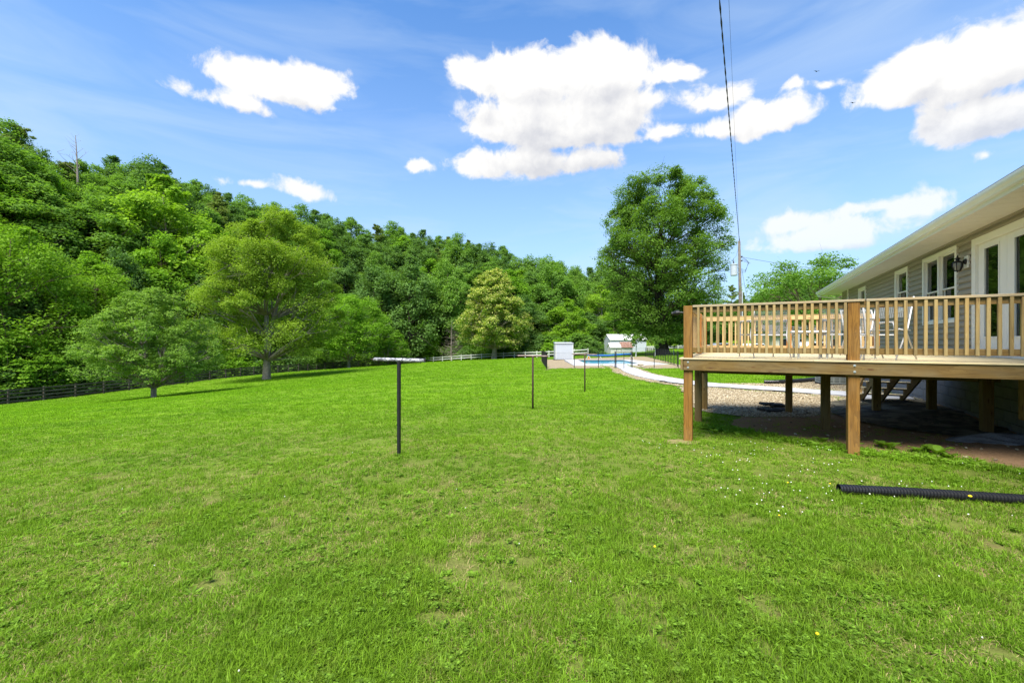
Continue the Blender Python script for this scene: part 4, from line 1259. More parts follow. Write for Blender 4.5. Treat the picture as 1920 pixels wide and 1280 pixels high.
for i, (px, py, s, lb) in enumerate(((1655, 843, .24, 'leafy dock right of the middle front deck post'), (1640, 838, .20, 'small dock tight against the middle front deck post'), (1706, 850, .19, 'low weed between the middle post and the big dock'),
                                     (1742, 855, .28, 'largest broad-leaved dock at the edge of the bare dirt'), (1725, 848, .22, 'dock beside the largest one, a little further back'), (1762, 862, .18, 'weed on the grass edge right of the largest dock'),
                                     (1590, 838, .2, 'weed clump left of the middle front deck post'), (1532, 826, .2, 'weed in the shade under the front beam of the deck'), (1334, 806, .17, 'weed tuft beside the corner deck post'))):
    Y = 1.68 * 800 / (py - 640); weed(at_px(px, Y), Y, s, lb, 8 + i % 3, i)

# ------------------------------------------------------------------ deck
deck = empty('deck', (P0[0], P0[1], 0), TH, 'raised pine deck with a baluster railing on the right, beside the grey house', 'deck')
PW = .14
W5 = 4.86
zt = DZ
# posts: (u centre, v centre, top z, material)
for (u, v, top, m) in ((.07, .108, E + .61, 'wood_post'), (2.33, .108, E + .575, 'wood_post'), (4.62, .108, E + .575, 'wood_post')):
    zb = gz(u, v) - .35; board('post', deck, (u, v, (zb + top) / 2), top - zb, PW, PW, M[m], 'z', .006)
for (u, v) in ((.07, 2.3), (2.33, 2.3), (4.55, 2.3)):
    zb = gz(u, v) - .35; top = DZ - .215; board('post', deck, (u, v, (zb + top) / 2), top - zb, PW, PW, M['wood'], 'z', .006)
for (u, v) in ((.07, 4.43), (1.93, 4.43), (3.58, 4.43)):
    zb = gz(u, v) - .35; top = DZ - .03; board('post', deck, (u, v, (zb + top) / 2), top - zb, PW, PW, M['wood'], 'z', .006)
    board('railing_post', deck, (u, v, DZ + .45), .86, .10, .10, M['wood_orange'], 'z', .005)
board('post', deck, (4.50, 4.43, (gz(4.5, 4.43) - .3 + DZ - .03) / 2), DZ - .03 - gz(4.5, 4.43) + .3, PW, PW, M['wood'], 'z', .006)
board('railing_post', deck, (.085, 2.3, DZ + .45), .86, .10, .10, M['wood_orange'], 'z', .005)
board('post', deck, (4.52, 1.05, DZ - .215 - .32), .64, PW * 1.3, PW, M['wood'], 'z', .008, label='short hanging post stub with a ragged lower end')
# rim joists, beams, joists
zf = DZ - .025 - .092
board('front_fascia', deck, (2.62, .019, zf), 5.24, .184, .038, M['wood'], rot=(R(90), 0, 0))
board('rim_joist', deck, (-.024, 2.27, zf), 4.6, .184, .038, M['wood'], rot=(R(90), 0, R(90)))
board('rim_joist', deck, (2.43, 4.54, zf), 4.86, .184, .038, M['wood'], rot=(R(90), 0, 0))
board('ledger', deck, (4.86, 2.27, zf), 4.5, .184, .038, M['wood'], rot=(R(90), 0, R(90)))
board('beam', deck, (2.4, 2.395, zf - .2), 4.7, .184, .045, M['wood'], rot=(R(90), 0, 0))
for i in range(11):
    board('joist', deck, (.41 + i * .405, 2.28, zf), 4.44, .184, .038, M['wood'], rot=(R(90), 0, R(90)))
# decking, running parallel to the front edge
nb = 33
for i in range(nb):
    v = .05 + i * .1392
    x0, x1 = -.065, 4.885
    sp = [x0, x0 + rnd.choice([1.9, 2.45, 3.05]), x1]
    for a, b in zip(sp, sp[1:]):
        board('deck_board', deck, ((a + b) / 2, v, DZ - .0125), b - a - .003, .135, .025, M['wood_deck'], 'x', .003)
# bolts
for (u) in (.075, 2.33, 4.62):
    for dz in (.045, -.045):
        MB().tube([(u, .002, zf + dz), (u, -.004, zf + dz)], .017, 12).tube([(u, -.003, zf + dz), (u, -.013, zf + dz)], .010, 6).obj('bolt', M['galv'], deck)
# front railing
for (a, b) in ((.14, 2.26), (2.40, 4.55)):
    board('top_rail', deck, ((a + b) / 2, .085, E + .535), b - a, .089, .038, M['wood'], rot=(R(90), 0, 0))
    board('bottom_rail', deck, ((a + b) / 2, .085, E - .145), b - a, .089, .038, M['wood'], rot=(R(90), 0, 0))
board('rail_cap', deck, (1.30, .095, E + .598), 2.31, .14, .036, M['wood_cap'], 'x', .004)
board('rail_cap', deck, (3.60, .095, E + .598), 2.26, .14, .036, M['wood_cap'], 'x', .004)
nball = [(.235 + i * .0995) for i in range(21)] + [(2.494 + i * .1035) for i in range(20)]
for u in nball:
    dz = rnd.uniform(-.006, .006)
    board('baluster', deck, (u + rnd.uniform(-.004, .004), .045, E + .192 + dz), .765, .036, .038, M['wood_bal'], 'z', .004, rot=(0, R(-90) + rnd.uniform(-.006, .006), 0))
# left side railing (seen from inside) and rear railing
for (a, b, post) in ((.20, 2.23, 0), (2.37, 4.36, 0)):
    board('top_rail', deck, (.10, (a + b) / 2, E + .565), b - a + .12, .089, .038, M['wood_new'], rot=(R(90), 0, R(90)))
    board('bottom_rail', deck, (.10, (a + b) / 2, E - .145), b - a, .089, .038, M['wood_new'], rot=(R(90), 0, R(90)))
for i in range(40):
    v = .28 + i * .104
    if abs(v - 2.3) > .07: board('baluster', deck, (.062, v, E + .20), .79, .036, .036, M['wood_new'], 'z', .003)
for (a, b) in ((.13, 1.88), (1.98, 3.53)):
    board('top_rail', deck, ((a + b) / 2, 4.40, E + .567), b - a + .1, .092, .038, M['wood_new'], rot=(R(90), 0, 0))
    board('bottom_rail', deck, ((a + b) / 2, 4.40, E - .145), b - a, .089, .038, M['wood_new'], rot=(R(90), 0, 0))
u = .22
while u < 3.5:
    if abs(u - 1.93) > .08: board('baluster', deck, (u, 4.44, E + .20), .79, .036, .036, M['wood_new'], 'z', .003)
    u += .142
board('trim_board', deck, (1.7, 4.44, E + .63), 3.4, .04, .02, M['wood_new'], 'x')

# staircase
st = empty('deck_stairs', (P0[0], P0[1], 0), TH, 'open wooden steps leading down from the back of the deck beside the house', 'stairs')
rise, run, v0, nst = .172, .25, 4.56, 6
for u in (3.66, 4.05, 4.42):
    prof = []
    for i in range(nst):
        prof += [(v0 + i * run, DZ - (i + 1) * rise - .025), (v0 + (i + 1) * run, DZ - (i + 1) * rise - .025)]
    prof += [(v0 + nst * run, DZ - (nst + 1) * rise + .02), (v0 + (nst - .45) * run, DZ - (nst + 1) * rise), (v0, DZ - 2.05 * rise - .13)]
    MB().prism(prof, 'x', u - .019, u + .019).obj('stringer', M['wood'], st)
for i in range(nst):
    for k in range(2):
        board('tread', st, (4.04, v0 + i * run + .055 + k * .128, DZ - (i + 1) * rise - .0115), .92, .122, .027, M['wood_deck'], 'x')
board('handrail', st, (3.62, v0 + .85, DZ + .32), 1.75, .085, .036, M['wood_new'], rot=(R(90), R(34.5), R(90)))
board('handrail', st, (3.62, v0 + .85, DZ - .42), 1.75, .085, .036, M['wood_new'], rot=(R(90), R(34.5), R(90)))
for i in range(12):
    t = (i + .7) / 12; v = v0 + t * 1.45
    board('baluster', st, (3.59, v, DZ - .02 - (v - v0 - .85) * .688 * 1.0 - .03), .80, .036, .036, M['wood_new'], 'z', .003)
board('newel_post', st, (3.62, v0 + 1.52, gz(3.62, v0 + 1.5) + .5), 1.15, .09, .09, M['wood_new'], 'z', .004)

# flood light on the corner post
fl = empty('flood_light', (*UV(-.02, .10), E + .50), TH, 'small black flood light fixed to the outer side of the corner deck post', 'light')
MB().tube([(.02, 0, 0), (-.06, 0, .005)], .012, 8).obj('bracket', M['black'], fl)
MB().lathe([(0, 0), (.035, 0), (.045, .05), (.03, .10), (.03, .13), (0, .13)], 12).obj('lamp_head', M['black'], fl, smooth=False).rotation_euler = (0, R(-98), 0)
fl.children[-1].location = (-.05, 0, .005)

# ------------------------------------------------------------------ house
house = empty('house', (P0[0], P0[1], 0), TH, 'long single-storey house with taupe lap siding and a deep white soffit', 'house')
UW = 4.92                      # wall plane
VA, VB = -4.5, 15.45
ZS = E + 2.14                  # soffit
SB = DZ - .05                  # bottom of the siding
# openings: (v0, v1, z0, z1) outer edge of the trim
WINS = [('double', 4.39, 6.24, E + .40, E + 2.02), ('single', 7.27, 8.32, E + .84, E + 2.02), ('single', 11.5, 12.5, E + .84, E + 1.98)]
DOOR = (1.50, 3.74, DZ + .0, E + 1.98)
OPEN = [(w[1], w[2], w[3], w[4]) for w in WINS] + [DOOR]
T = .075
# backing wall with real openings
vs_ = sorted({VA, VB} | {o[0] + T for o in OPEN} | {o[1] - T for o in OPEN}); zs_ = sorted({SB - .02, ZS + .1} | {o[2] + T for o in OPEN} | {o[3] - T for o in OPEN})
mb = MB()
for a, b in zip(vs_, vs_[1:]):
    for c, d in zip(zs_, zs_[1:]):
        mv, mz = (a + b) / 2, (c + d) / 2
        if any(o[0] < mv < o[1] and o[2] < mz < o[3] for o in OPEN): continue
        mb.box(UW, UW + .12, a, b, c, d)
mb.obj('wall', M['siding'], house)
MB().box(UW + .002, 13.5, VB - .12, VB, SB, ZS + .1).obj('wall', M['siding'], house)
# lap siding, course by course
ch = .127; z = SB; ci = 0
while z < ZS:
    zt_ = min(z + ch, ZS + .02); ints = [(VA, VB - .10)]
    for o in OPEN:
        if o[2] + .02 < (z + zt_) / 2 < o[3] - .02:
            new = []
            for a, b in ints:
                if o[1] <= a or o[0] >= b: new.append((a, b)); continue
                if o[0] + .02 > a: new.append((a, o[0] + .02))
                if o[1] - .02 < b: new.append((o[1] - .02, b))
            ints = new
    for a, b in ints:
        cuts = [a]; t = a + (1.3, 2.7, .6)[ci % 3] + rnd.uniform(0, .5)
        while t < b - .5: cuts.append(t); t += 3.66
        cuts.append(b)
        for p, q in zip(cuts, cuts[1:]):
            j = rnd.uniform(0, .0015)
            MB().prism([(UW - .001, zt_), (UW - .004, zt_), (UW - .013, z + .085), (UW - .034 - j, z + .078), (UW - .036 - j, z + .009), (UW - .004, z + .012), (UW - .001, z)], 'y', p, q - .002).obj('siding_plank', M['siding'], house)
    z += ch; ci += 1
board('starter_trim', house, (UW - .012, (VA + VB) / 2, SB - .02), VB - VA, .022, .035, M['trim'], 'y')
MB().box(UW - .028, UW + .06, VB - .10, VB + .012, SB - .02, ZS).obj('corner_trim', M['trim'], house)
MB().box(UW - .006, UW - .024, VA, VB - .10, ZS - .05, ZS - .001).obj('frieze_trim', M['siding'], house)
# interior seen through the panes
mb = MB(); mb.box(UW + .12, UW + 3.2, VA, VB - .2, DZ - .02, DZ); mb.box(UW + 3.2, UW + 3.3, VA, VB - .2, DZ, ZS); mb.obj('interior', M['dark'], house)


def ring(mb, u0, u1, v0, v1, z0, z1, w, wb=None):
    wb = wb or w
    mb.box(u0, u1, v0, v0 + w, z0, z1); mb.box(u0, u1, v1 - w, v1, z0, z1)
    mb.box(u0, u1, v0 + w, v1 - w, z1 - w, z1); mb.box(u0, u1, v0 + w, v1 - w, z0, z0 + wb)


def window(v0, v1, z0, z1, kind, label):
    fr = MB(); ring(fr, UW - .048, UW + .02, v0, v1, z0, z1, .085)
    f = fr.obj('window', M['trim'], house, bevel=.003, label=label)
    i0, i1, j0, j1 = v0 + .085, v1 - .085, z0 + .085, z1 - .085
    units = [(i0, i1)] if kind == 'single' else [(i0, (i0 + i1) / 2 - .035), ((i0 + i1) / 2 + .035, i1)]
    if kind == 'double': MB().box(UW - .045, UW + .02, (i0 + i1) / 2 - .035, (i0 + i1) / 2 + .035, j0, j1).obj('mullion', M['trim'], f)
    for a, b in units:
        mz = (j0 + j1) / 2 - .04
        s = MB(); ring(s, UW + .012, UW + .045, a, b, mz - .018, j1, .028); s.obj('upper_sash', M['trim'], f)
        s = MB(); ring(s, UW + .047, UW + .080, a, b, j0, mz + .022, .032); s.obj('lower_sash', M['trim'], f)
        MB().box(UW + .026, UW + .031, a + .026, b - .026, mz + .008, j1 - .026).obj('pane', M['glass'], f)
        MB().box(UW + .060, UW + .065, a + .030, b - .030, j0 + .030, mz - .008).obj('pane', M['glass'], f)
        MB().box(UW + .17, UW + .18, a - .02, a + .28 * (b - a), j0, j1).obj('curtain', M['curtain'], f)


window(*WINS[0][1:], 'double', 'wide twin window between the door and the wall lantern side')
window(*WINS[1][1:], 'single', 'narrow window in the middle of the wall')
window(*WINS[2][1:], 'single', 'small window nearest the far end of the wall')
# french door
v0, v1, z0, z1 = DOOR
fr = MB(); fr.box(UW - .048, UW + .05, v0, v0 + .14, z0, z1); fr.box(UW - .048, UW + .05, v1 - .14, v1, z0, z1); fr.box(UW - .048, UW + .05, v0 + .14, v1 - .14, z1 - .13, z1); fr.box(UW - .048, UW + .05, v0 + .14, v1 - .14, z0, z0 + .04)
door = fr.obj('door', M['trim'], house, bevel=.004)
mv = (v0 + v1) / 2
for (a, b) in ((mv + .004, v1 - .142), (v0 + .142, mv - .004)):
    L_ = MB(); st_ = .235; ga, gb, gc, gd = a + st_, b - st_, z0 + .36, z1 - .24
    L_.box(UW + .0, UW + .045, a, ga, z0 + .045, z1 - .135); L_.box(UW + .0, UW + .045, gb, b, z0 + .045, z1 - .135)
    L_.box(UW + .0, UW + .045, ga, gb, gd, z1 - .135); L_.box(UW + .0, UW + .045, ga, gb, z0 + .045, gc)
    L_.obj('door_leaf', M['trim'], door, bevel=.003)
    g = MB(); ring(g, UW - .012, UW + .001, ga - .02, gb + .02, gc - .02, gd + .02, .03); g.obj('glazing_bead', M['trim'], door)
    MB().box(UW + .018, UW + .023, ga, gb, gc, gd).obj('pane', M['glass'], door)
    bl = MB(); z = gc + .02
    while z < gd: bl.box(UW + .075, UW + .092, ga - .03, gb + .03, z, z + .017); z += .024
    bl.obj('blind', M['blind'], door, kind='stuff')
MB().tube([(UW - .0, mv + .09, DZ + .95), (UW - .05, mv + .09, DZ + .95), (UW - .055, mv + .19, DZ + .95)], .010, 8).obj('handle', M['galv'], door)
# soffit panels, fascia, gutter
UG = 4.24
for i in range(int((16.6 - VA) / .305)):
    a = VA + i * .305
    MB().prism([(a, ZS), (a + .29, ZS), (a + .296, ZS + .008), (a + .305, ZS + .008), (a + .305, ZS + .014), (a, ZS + .014)], 'x', UG + .02, UW + (.0 if a < VB else 1.2)).obj('soffit_panel', M['soffit'], house)
MB().box(UG, UG + .02, VA, 16.6, ZS - .03, ZS + .16).obj('fascia', M['gutter'], house)
MB().prism([(UG - .002, ZS + .155), (UG - .002, ZS + .03), (UG - .065, ZS + .03), (UG - .078, ZS + .055), (UG - .108, ZS + .085), (UG - .120, ZS + .115), (UG - .120, ZS + .150), (UG - .110, ZS + .150), (UG - .104, ZS + .085), (UG - .06, ZS + .04), (UG - .01, ZS + .04), (UG - .01, ZS + .155)], 'y', VA, 16.66).obj('gutter', M['gutter'], house)
for i in range(8): MB().box(UG - .123, UG - .001, 15.9 - i * 2.9, 15.93 - i * 2.9, ZS + .142, ZS + .152).obj('gutter_hanger', M['gutter'], house)
MB().prism([(UG - .09, ZS + .15), (12.0, ZS + 2.35), (19.5, ZS + .15), (19.5, ZS + .18), (12.0, ZS + 2.40), (UG - .09, ZS + .18)], 'y', VA, 16.62).obj('roof', M['shingle'], house)
MB().prism([(UG + .02, ZS), (12.0, ZS + 2.34), (19.4, ZS)], 'y', 16.55, 16.58).obj('gable', M['trim'], house)
dsp = [(UG - .05, 16.45, ZS + .05), (UG - .05, 16.45, ZS - .03), (UG + .35, 16.2, ZS - .14), (UW - .07, 15.55, ZS - .26), (UW - .07, 15.30, ZS - .36), (UW - .07, 15.30, gz(4.85, 15.3) + .1)]
MB().tube(dsp, .036, 8).obj('downspout', M['trim'], house)
MB().box(UW - .075, UW - .02, 14.08, 14.16, gz(4.8, 14.1) + .1, ZS - .0).obj('downspout', M['trim'], house)
# block foundation
zg = min(gz(4.92, v) for v in (-4, 0, 4, 8, 12, 15)) - .25
fd = MB().box(UW + .03, UW + .2, VA, VB, zg, SB - .02).obj('foundation', M['block'], house)
z = SB - .055 - .2; r_ = 0; _blk = MB().box(-.006, .05, .004, .396, .004, .196).mesh('block', M['block'], bevel=.004)
while z > zg - .2:
    v = VA + (.2 if r_ % 2 else 0)
    while v < VB - .35:
        if v > 0:
            o = bpy.data.objects.new('block', _blk); put(o, fd); o.location = (UW + rnd.uniform(-.003, .003), v, z)
        v += .4
    z -= .2; r_ += 1
MB().box(UW + .0, UW + .02, 0, VB, SB - .055, SB - .02).obj('sill_plate', M['wood'], fd)

# wall lantern
wl = empty('wall_lantern', (*UV(UW, 3.98), E + 1.60), TH, 'black carriage lantern on a white plate between the door and the twin window', 'lantern')
MB().box(-.045, -.016, -.10, .07, -.13, .11).obj('mounting_plate', M['trim'], wl, bevel=.003)
MB().tube([(-.045, 0, 0), (-.075, 0, 0)], [.062, .045], 14).obj('back_plate', M['black'], wl)
MB().tube([(-.07, 0, 0), (-.10, 0, -.01), (-.13, 0, .0), (-.165, 0, .03)], [.03, .02, .016, .014], 8).obj('arm', M['black'], wl, smooth=True)
c_ = (-.165, 0, 0)
MB().lathe([(0, .15), (.008, .12), (.02, .11), (.008, .10), (.045, .075), (.05, .065), (.028, .055), (.03, .03), (.075, -.005), (.08, -.018), (0, -.018)], 12, c_).obj('cap', M['black'], wl)
MB().lathe([(.068, -.02), (.066, -.09), (.040, -.175), (0, -.175)], 12, c_).obj('lamp_glass', M['lanternglass'], wl)
mb = MB()
for k in range(6):
    a = k * 1.047; q = lambda r, z: (c_[0] + r * math.cos(a), r * math.sin(a), z); mb.tube([q(.074, -.015), q(.077, -.09), q(.044, -.18)], .0085, 5)
mb.lathe([(.0, -.172), (.048, -.172), (.05, -.184), (.01, -.19), (.008, -.205), (0, -.21)], 12, c_); mb.obj('cage', M['black'], wl)

# ------------------------------------------------------------------ furniture on the deck
def pchair(label, u, v, rz, s=1.0):
    o = empty('patio_chair', (*UV(u, v), DZ), TH + rz, label, 'chair', 'white tube patio chairs on the deck'); o.scale = (s, s, s)
    w, d = .29, .27; r = .012
    for sx in (-1, 1):
        MB().tube([(sx * w, d, 0), (sx * w, d * .92, .40), (sx * w, d * .8, .61), (sx * w, d * .4, .645), (sx * w, -d * .9, .62)], r, 8).obj('front_leg', M['chair'], o, smooth=True)
        MB().tube([(sx * w, -d * 1.35, 0), (sx * w, -d * .8, .38), (sx * w * .98, -d * 1.05, .62), (sx * w * .95, -d * 1.35, .90)], r, 8).obj('rear_leg', M['chair'], o, smooth=True)
        MB().box(sx * w - .026, sx * w + .026, -d * .9, d * .75, .636, .652).obj('armrest', M['chair'], o, bevel=.005)
        MB().tube([(sx * w, d, .008), (sx * w, d + .001, 0)], .022, 8).obj('foot', M['mesh'], o)
    for (y, z) in ((d * .93, .40), (-d * .78, .39), (-d * 1.35, .895), (-d * .95, .16)):
        MB().tube([(-w, y, z), (w, y, z)], r * .9, 8).obj('crossbar', M['chair'], o)
    def grid(n1, n2, f):
        mb = MB()
        for i in range(n1 + 1):
            a = i / n1; mb.tube([f(a, 0), f(a, 1)], .0028, 4, False)
        for j in range(n2 + 1):
            b = j / n2; mb.tube([f(0, b), f(1, b)], .0028, 4, False)
        return mb
    grid(26, 20, lambda a, b: (-w + 2 * w * a, d * .92 - b * d * 1.7, .41 - .015 * math.sin(math.pi * b))).obj('seat', M['mesh'], o)
    grid(26, 20, lambda a, b: (-w + 2 * w * a, -d * .85 - b * d * .48, .46 + b * .43)).obj('backrest', M['mesh'], o)
    return o
pchair('patio chair on the deck nearest the corner post, seen between the balusters', 1.22, .95, R(20), 1.0)
pchair('patio chair on the deck straight behind the middle railing post', 2.42, .92, R(-25), 1.0)
pchair('patio chair standing at the back rail by the top of the deck stairs', 3.05, 2.6, R(200), 1.0)
tb = empty('side_table', (*UV(1.93, .80), DZ), TH + R(5), 'low white tube side table between the two patio chairs', 'table')
MB().tube([(-.30, 0, .44), (.30, 0, .44)], .022, 10).obj('top_rail', M['chair'], tb, smooth=True)
MB().tube([(-.30, .36, .44), (.30, .36, .44)], .022, 10).obj('top_rail', M['chair'], tb, smooth=True)
MB().box(-.29, .29, .02, .34, .44, .448).obj('table_top', M['lampglass'], tb)
for sx in (-1, 1):
    for y in (0, .36): MB().box(sx * .2 - .018, sx * .2 + .018, y - .006, y + .006, 0, .43).obj('leg', M['galv'], tb)
# folding chair with a slanted frame near the stairs
fc = empty('folding_chair', (*UV(2.95, .98), DZ), TH + R(-40), 'slant-framed white folding chair right of the middle railing post', 'chair')
for sx in (-1, 1):
    MB().tube([(sx * .24, -.30, 0), (sx * .24, .02, .50), (sx * .24, .18, .98)], .011, 8).obj('frame', M['chair'], fc, smooth=True)
    MB().tube([(sx * .22, .30, 0), (sx * .22, .0, .45), (sx * .22, -.18, .47)], .011, 8).obj('frame', M['chair'], fc, smooth=True)
mb = MB()
for i in range(19): mb.tube([(-.22 + .44 * i / 18, -.18, .46), (-.22 + .44 * i / 18, .14, .45)], .003, 4, False); mb.tube([(-.22, -.18 + .32 * i / 18, .455), (.22, -.18 + .32 * i / 18, .455)], .003, 4, False)
mb.obj('seat', M['mesh'], fc)
mb = MB()
for i in range(19): mb.tube([(-.23 + .46 * i / 18, .10, .66), (-.23 + .46 * i / 18, .18, .96)], .003, 4, False); mb.tube([(-.23, .10 + .08 * i / 18, .66 + .3 * i / 18), (.23, .10 + .08 * i / 18, .66 + .3 * i / 18)], .003, 4, False)
mb.obj('backrest', M['mesh'], fc)

# ------------------------------------------------------------------ under and around the deck
def corr_pipe(name, pts, r, label, pitch=.029, group=None):
    """corrugated drain pipe along a smooth path"""
    P = [Vector(p) for p in pts]; L = [0]
    for a, b in zip(P, P[1:]): L.append(L[-1] + (b - a).length)
    n = int(L[-1] / pitch * 4); mb = MB(); path = []; rad = []
    for i in range(n + 1):
        s = L[-1] * i / n; k = max(j for j in range(len(L)) if L[j] <= s + 1e-9); k = min(k, len(P) - 2)
        path.append(P[k].lerp(P[k + 1], (s - L[k]) / (L[k + 1] - L[k]))); rad.append(r * (1, 1, .76, .76)[i % 4])
    mb.tube(path, rad, 18, cap=False); mb.tube([path[0], path[-1]] if len(P) == 2 else path[::8], r * .80, 14, cap=False)
    return tag(mb.obj(name, M['rubber']), label, 'drain pipe', group)


a = (3.50, 4.57); b = (5.9, 3.96)
pth = [(a[0] + (b[0] - a[0]) * t, a[1] + (b[1] - a[1]) * t + .05 * math.sin(t * 3.1), 0) for t in np.linspace(0, 1, 14)]
corr_pipe('drain_pipe', [(p[0], p[1], tz1(p[0], p[1]) + .062) for p in pth], .052, 'black corrugated drain pipe lying on the grass at the lower right')
pth = [(8.95, 15.1 + .0), (9.6, 14.95), (10.4, 15.2), (11.0, 15.8), (11.9, 16.4)]
pth = catmull([(at_px(1433, 17.6), 17.6), (at_px(1468, 17.4), 17.4), (at_px(1505, 17.7), 17.7), (at_px(1530, 18.2), 18.2), (at_px(1548, 18.9), 18.9)], 4)
corr_pipe('drain_pipe', [(p[0], p[1], tz1(p[0], p[1]) + .11 + .02 * i / len(pth)) for i, p in enumerate(pth)], .085, 'black corrugated pipe curving to the air conditioner behind the walkway', .03)

ac = empty('air_conditioner', (at_px(1563, 16.6), 16.6, tz1(12.5, 16.6)), R(-12), 'grey slatted air conditioning unit on the gravel beside the far house wall', 'air conditioner')
MB().box(-.46, .46, -.46, .46, .0, .09).obj('pad', M['slab'], ac)
mb = MB(); mb.box(-.42, .42, -.42, .42, .12, .84); mb.obj('core', M['dark'], ac)
mb = MB()
for sx in (-1, 1):
    for sy in (-1, 1): mb.box(sx * .43 - .02, sx * .43 + .02, sy * .43 - .02, sy * .43 + .02, .09, .90)
mb.box(-.45, .45, -.45, .45, .86, .92); mb.box(-.45, .45, -.45, .45, .09, .13); mb.obj('casing', M['ac'], ac)
for i in range(22): MB().box(-.43, .43, -.45, -.425, .16 + i * .032, .176 + i * .032).obj('slat', M['ac'], ac)
for i in range(22): MB().box(-.45, -.425, -.43, .43, .16 + i * .032, .176 + i * .032).obj('slat', M['ac'], ac)
for x in (-.2, 0, .2): MB().box(x - .01, x + .01, -.456, -.449, .13, .86).obj('guard_bar', M['ac'], ac)
MB().tube([(.45, -.2, .3), (.7, -.3, .6), (.8, -.1, .9), (.75, .1, .35)], .02, 6).obj('refrigerant_line', M['rubber'], ac, smooth=True)

for i, (px, py, rz, dz, w, lb) in enumerate(((1436, 769, .3, 0, .34, 'leftmost dark paver in the small heap behind the post'), (1449, 772, -.2, .0, .32, 'dark paver in front of the others in the small heap'),
                                            (1441, 764, .1, .06, .40, 'dark paver lying on top at the left of the heap'), (1463, 771, .5, .0, .36, 'tilted dark paver nearest the shaded post'), (1458, 766, -.1, .055, .30, 'dark paver on top at the right of the heap'))):
    Y = 1.73 * 800 / (py - 640); x = at_px(px, Y)
    MB().box(-w / 2, w / 2, -.11, .11, 0, .055).obj('paver', M['slab'], bevel=.006, label=lb, cat='paver', group='dark pavers lying under the deck').matrix_world = Matrix.Translation((x, Y, tz1(x, Y) + .03 + dz)) @ Euler((.03 * i, .04, rz)).to_matrix().to_4x4()

# crumpled landscape fabric at the right edge
cw = []; nu, nv = 60, 22
fp = [at_px(1785, 7.0)]
V = []
for j in range(nv + 1):
    for i in range(nu + 1):
        a, b = i / nu, j / nv
        wdt = .12 + .42 * math.sin(min(1, a * 1.15) * math.pi * .62) ** .8 if a < .97 else .3
        x = 7.05 + a * 2.0; y = 6.85 - a * .45 + (b - .5) * wdt * 1.5 + .05 * math.sin(a * 17)
        e_ = 1 - abs(b - .5) * 2
        z = tz1(x, y) + .03 + (.15 * min(1, a * 4) * e_ ** .6) * (.55 + .45 * math.sin(a * 23 + b * 5) * math.sin(b * 9 + a * 11)) + .012 * math.sin(a * 71 + b * 33)
        V.append((x, y, z))
F = [(j * (nu + 1) + i, j * (nu + 1) + i + 1, (j + 1) * (nu + 1) + i + 1, (j + 1) * (nu + 1) + i) for j in range(nv) for i in range(nu)]
fc_ = put(bpy.data.objects.new('fabric_bundle', mesh_np('fabric_bundle', V, F, M['cloth_pale'], True))); tag(fc_, 'crumpled black landscape fabric lying on the dirt under the deck', 'fabric')
md = fc_.modifiers.new('thickness', 'SOLIDIFY'); md.thickness = .006

# dark edging cloth showing along the walk
for (i0, i1, lb) in ((28, 52, 'strip of black edging along the near side of the walkway'),):
    pts = [ (p[0] - .0, p[1]) for p in walk_c[i0:i1]]
    r_ = ribbon(pts, -.57, .72, .03, 12); sheet('edging_cloth', r_, .25, .05, M['cloth'], bump=.04, kind=None); o = COL.objects[-1]; tag(o, lb, 'edging')

# ------------------------------------------------------------------ clothes-line posts
def tpost(label, px, Y, w, bar_r, r, mp, mbk, square, tilt=0):
    x = at_px(px, Y); z = tz1(x, Y); H = 1.475
    o = empty('clothesline_post', (x, Y, z), R(-20 + tilt), label, 'clothesline post', 'T-shaped clothes-line posts on the lawn')
    if square: MB().box(-r, r, -r, r, -.3, H - bar_r).obj('post', mp, o, bevel=.004)
    else: MB().tube([(0, 0, -.3), (0, 0, H - bar_r)], r, 12).obj('post', mp, o, smooth=True)
    MB().tube([(-w / 2, 0, H + .003), (w / 2, 0, H - .003)], bar_r, 14).obj('crossbar', mbk, o, smooth=False)
    MB().tube([(-w / 2 - .05, 0, H + .003), (w / 2 + .012, 0, H - .003)], bar_r * .45, 8).obj('inner_rod', M['rust'], o)
    for k in (-.42, -.2, .2, .42): MB().tube([(k * w, 0, H - bar_r - .002), (k * w, 0, H - bar_r - .022)], .004, 6).obj('hook', M['rust'], o)
    return o
tpost('nearest T-shaped clothes-line post, black with a flaking grey bar', 748, 6.6, .92, .028, .023, M['blackpaint'], M['barpaint'], True)
tpost('middle rusty T-shaped clothes-line post with a thin brown stem', 999, 11.8, .88, .020, .026, M['rust'], M['rustbar'], False)
tpost('farthest rusty T-shaped clothes-line post, just left of the pool gate', 1096.5, 16.7, .94, .020, .026, M['rust'], M['rustbar'], False)

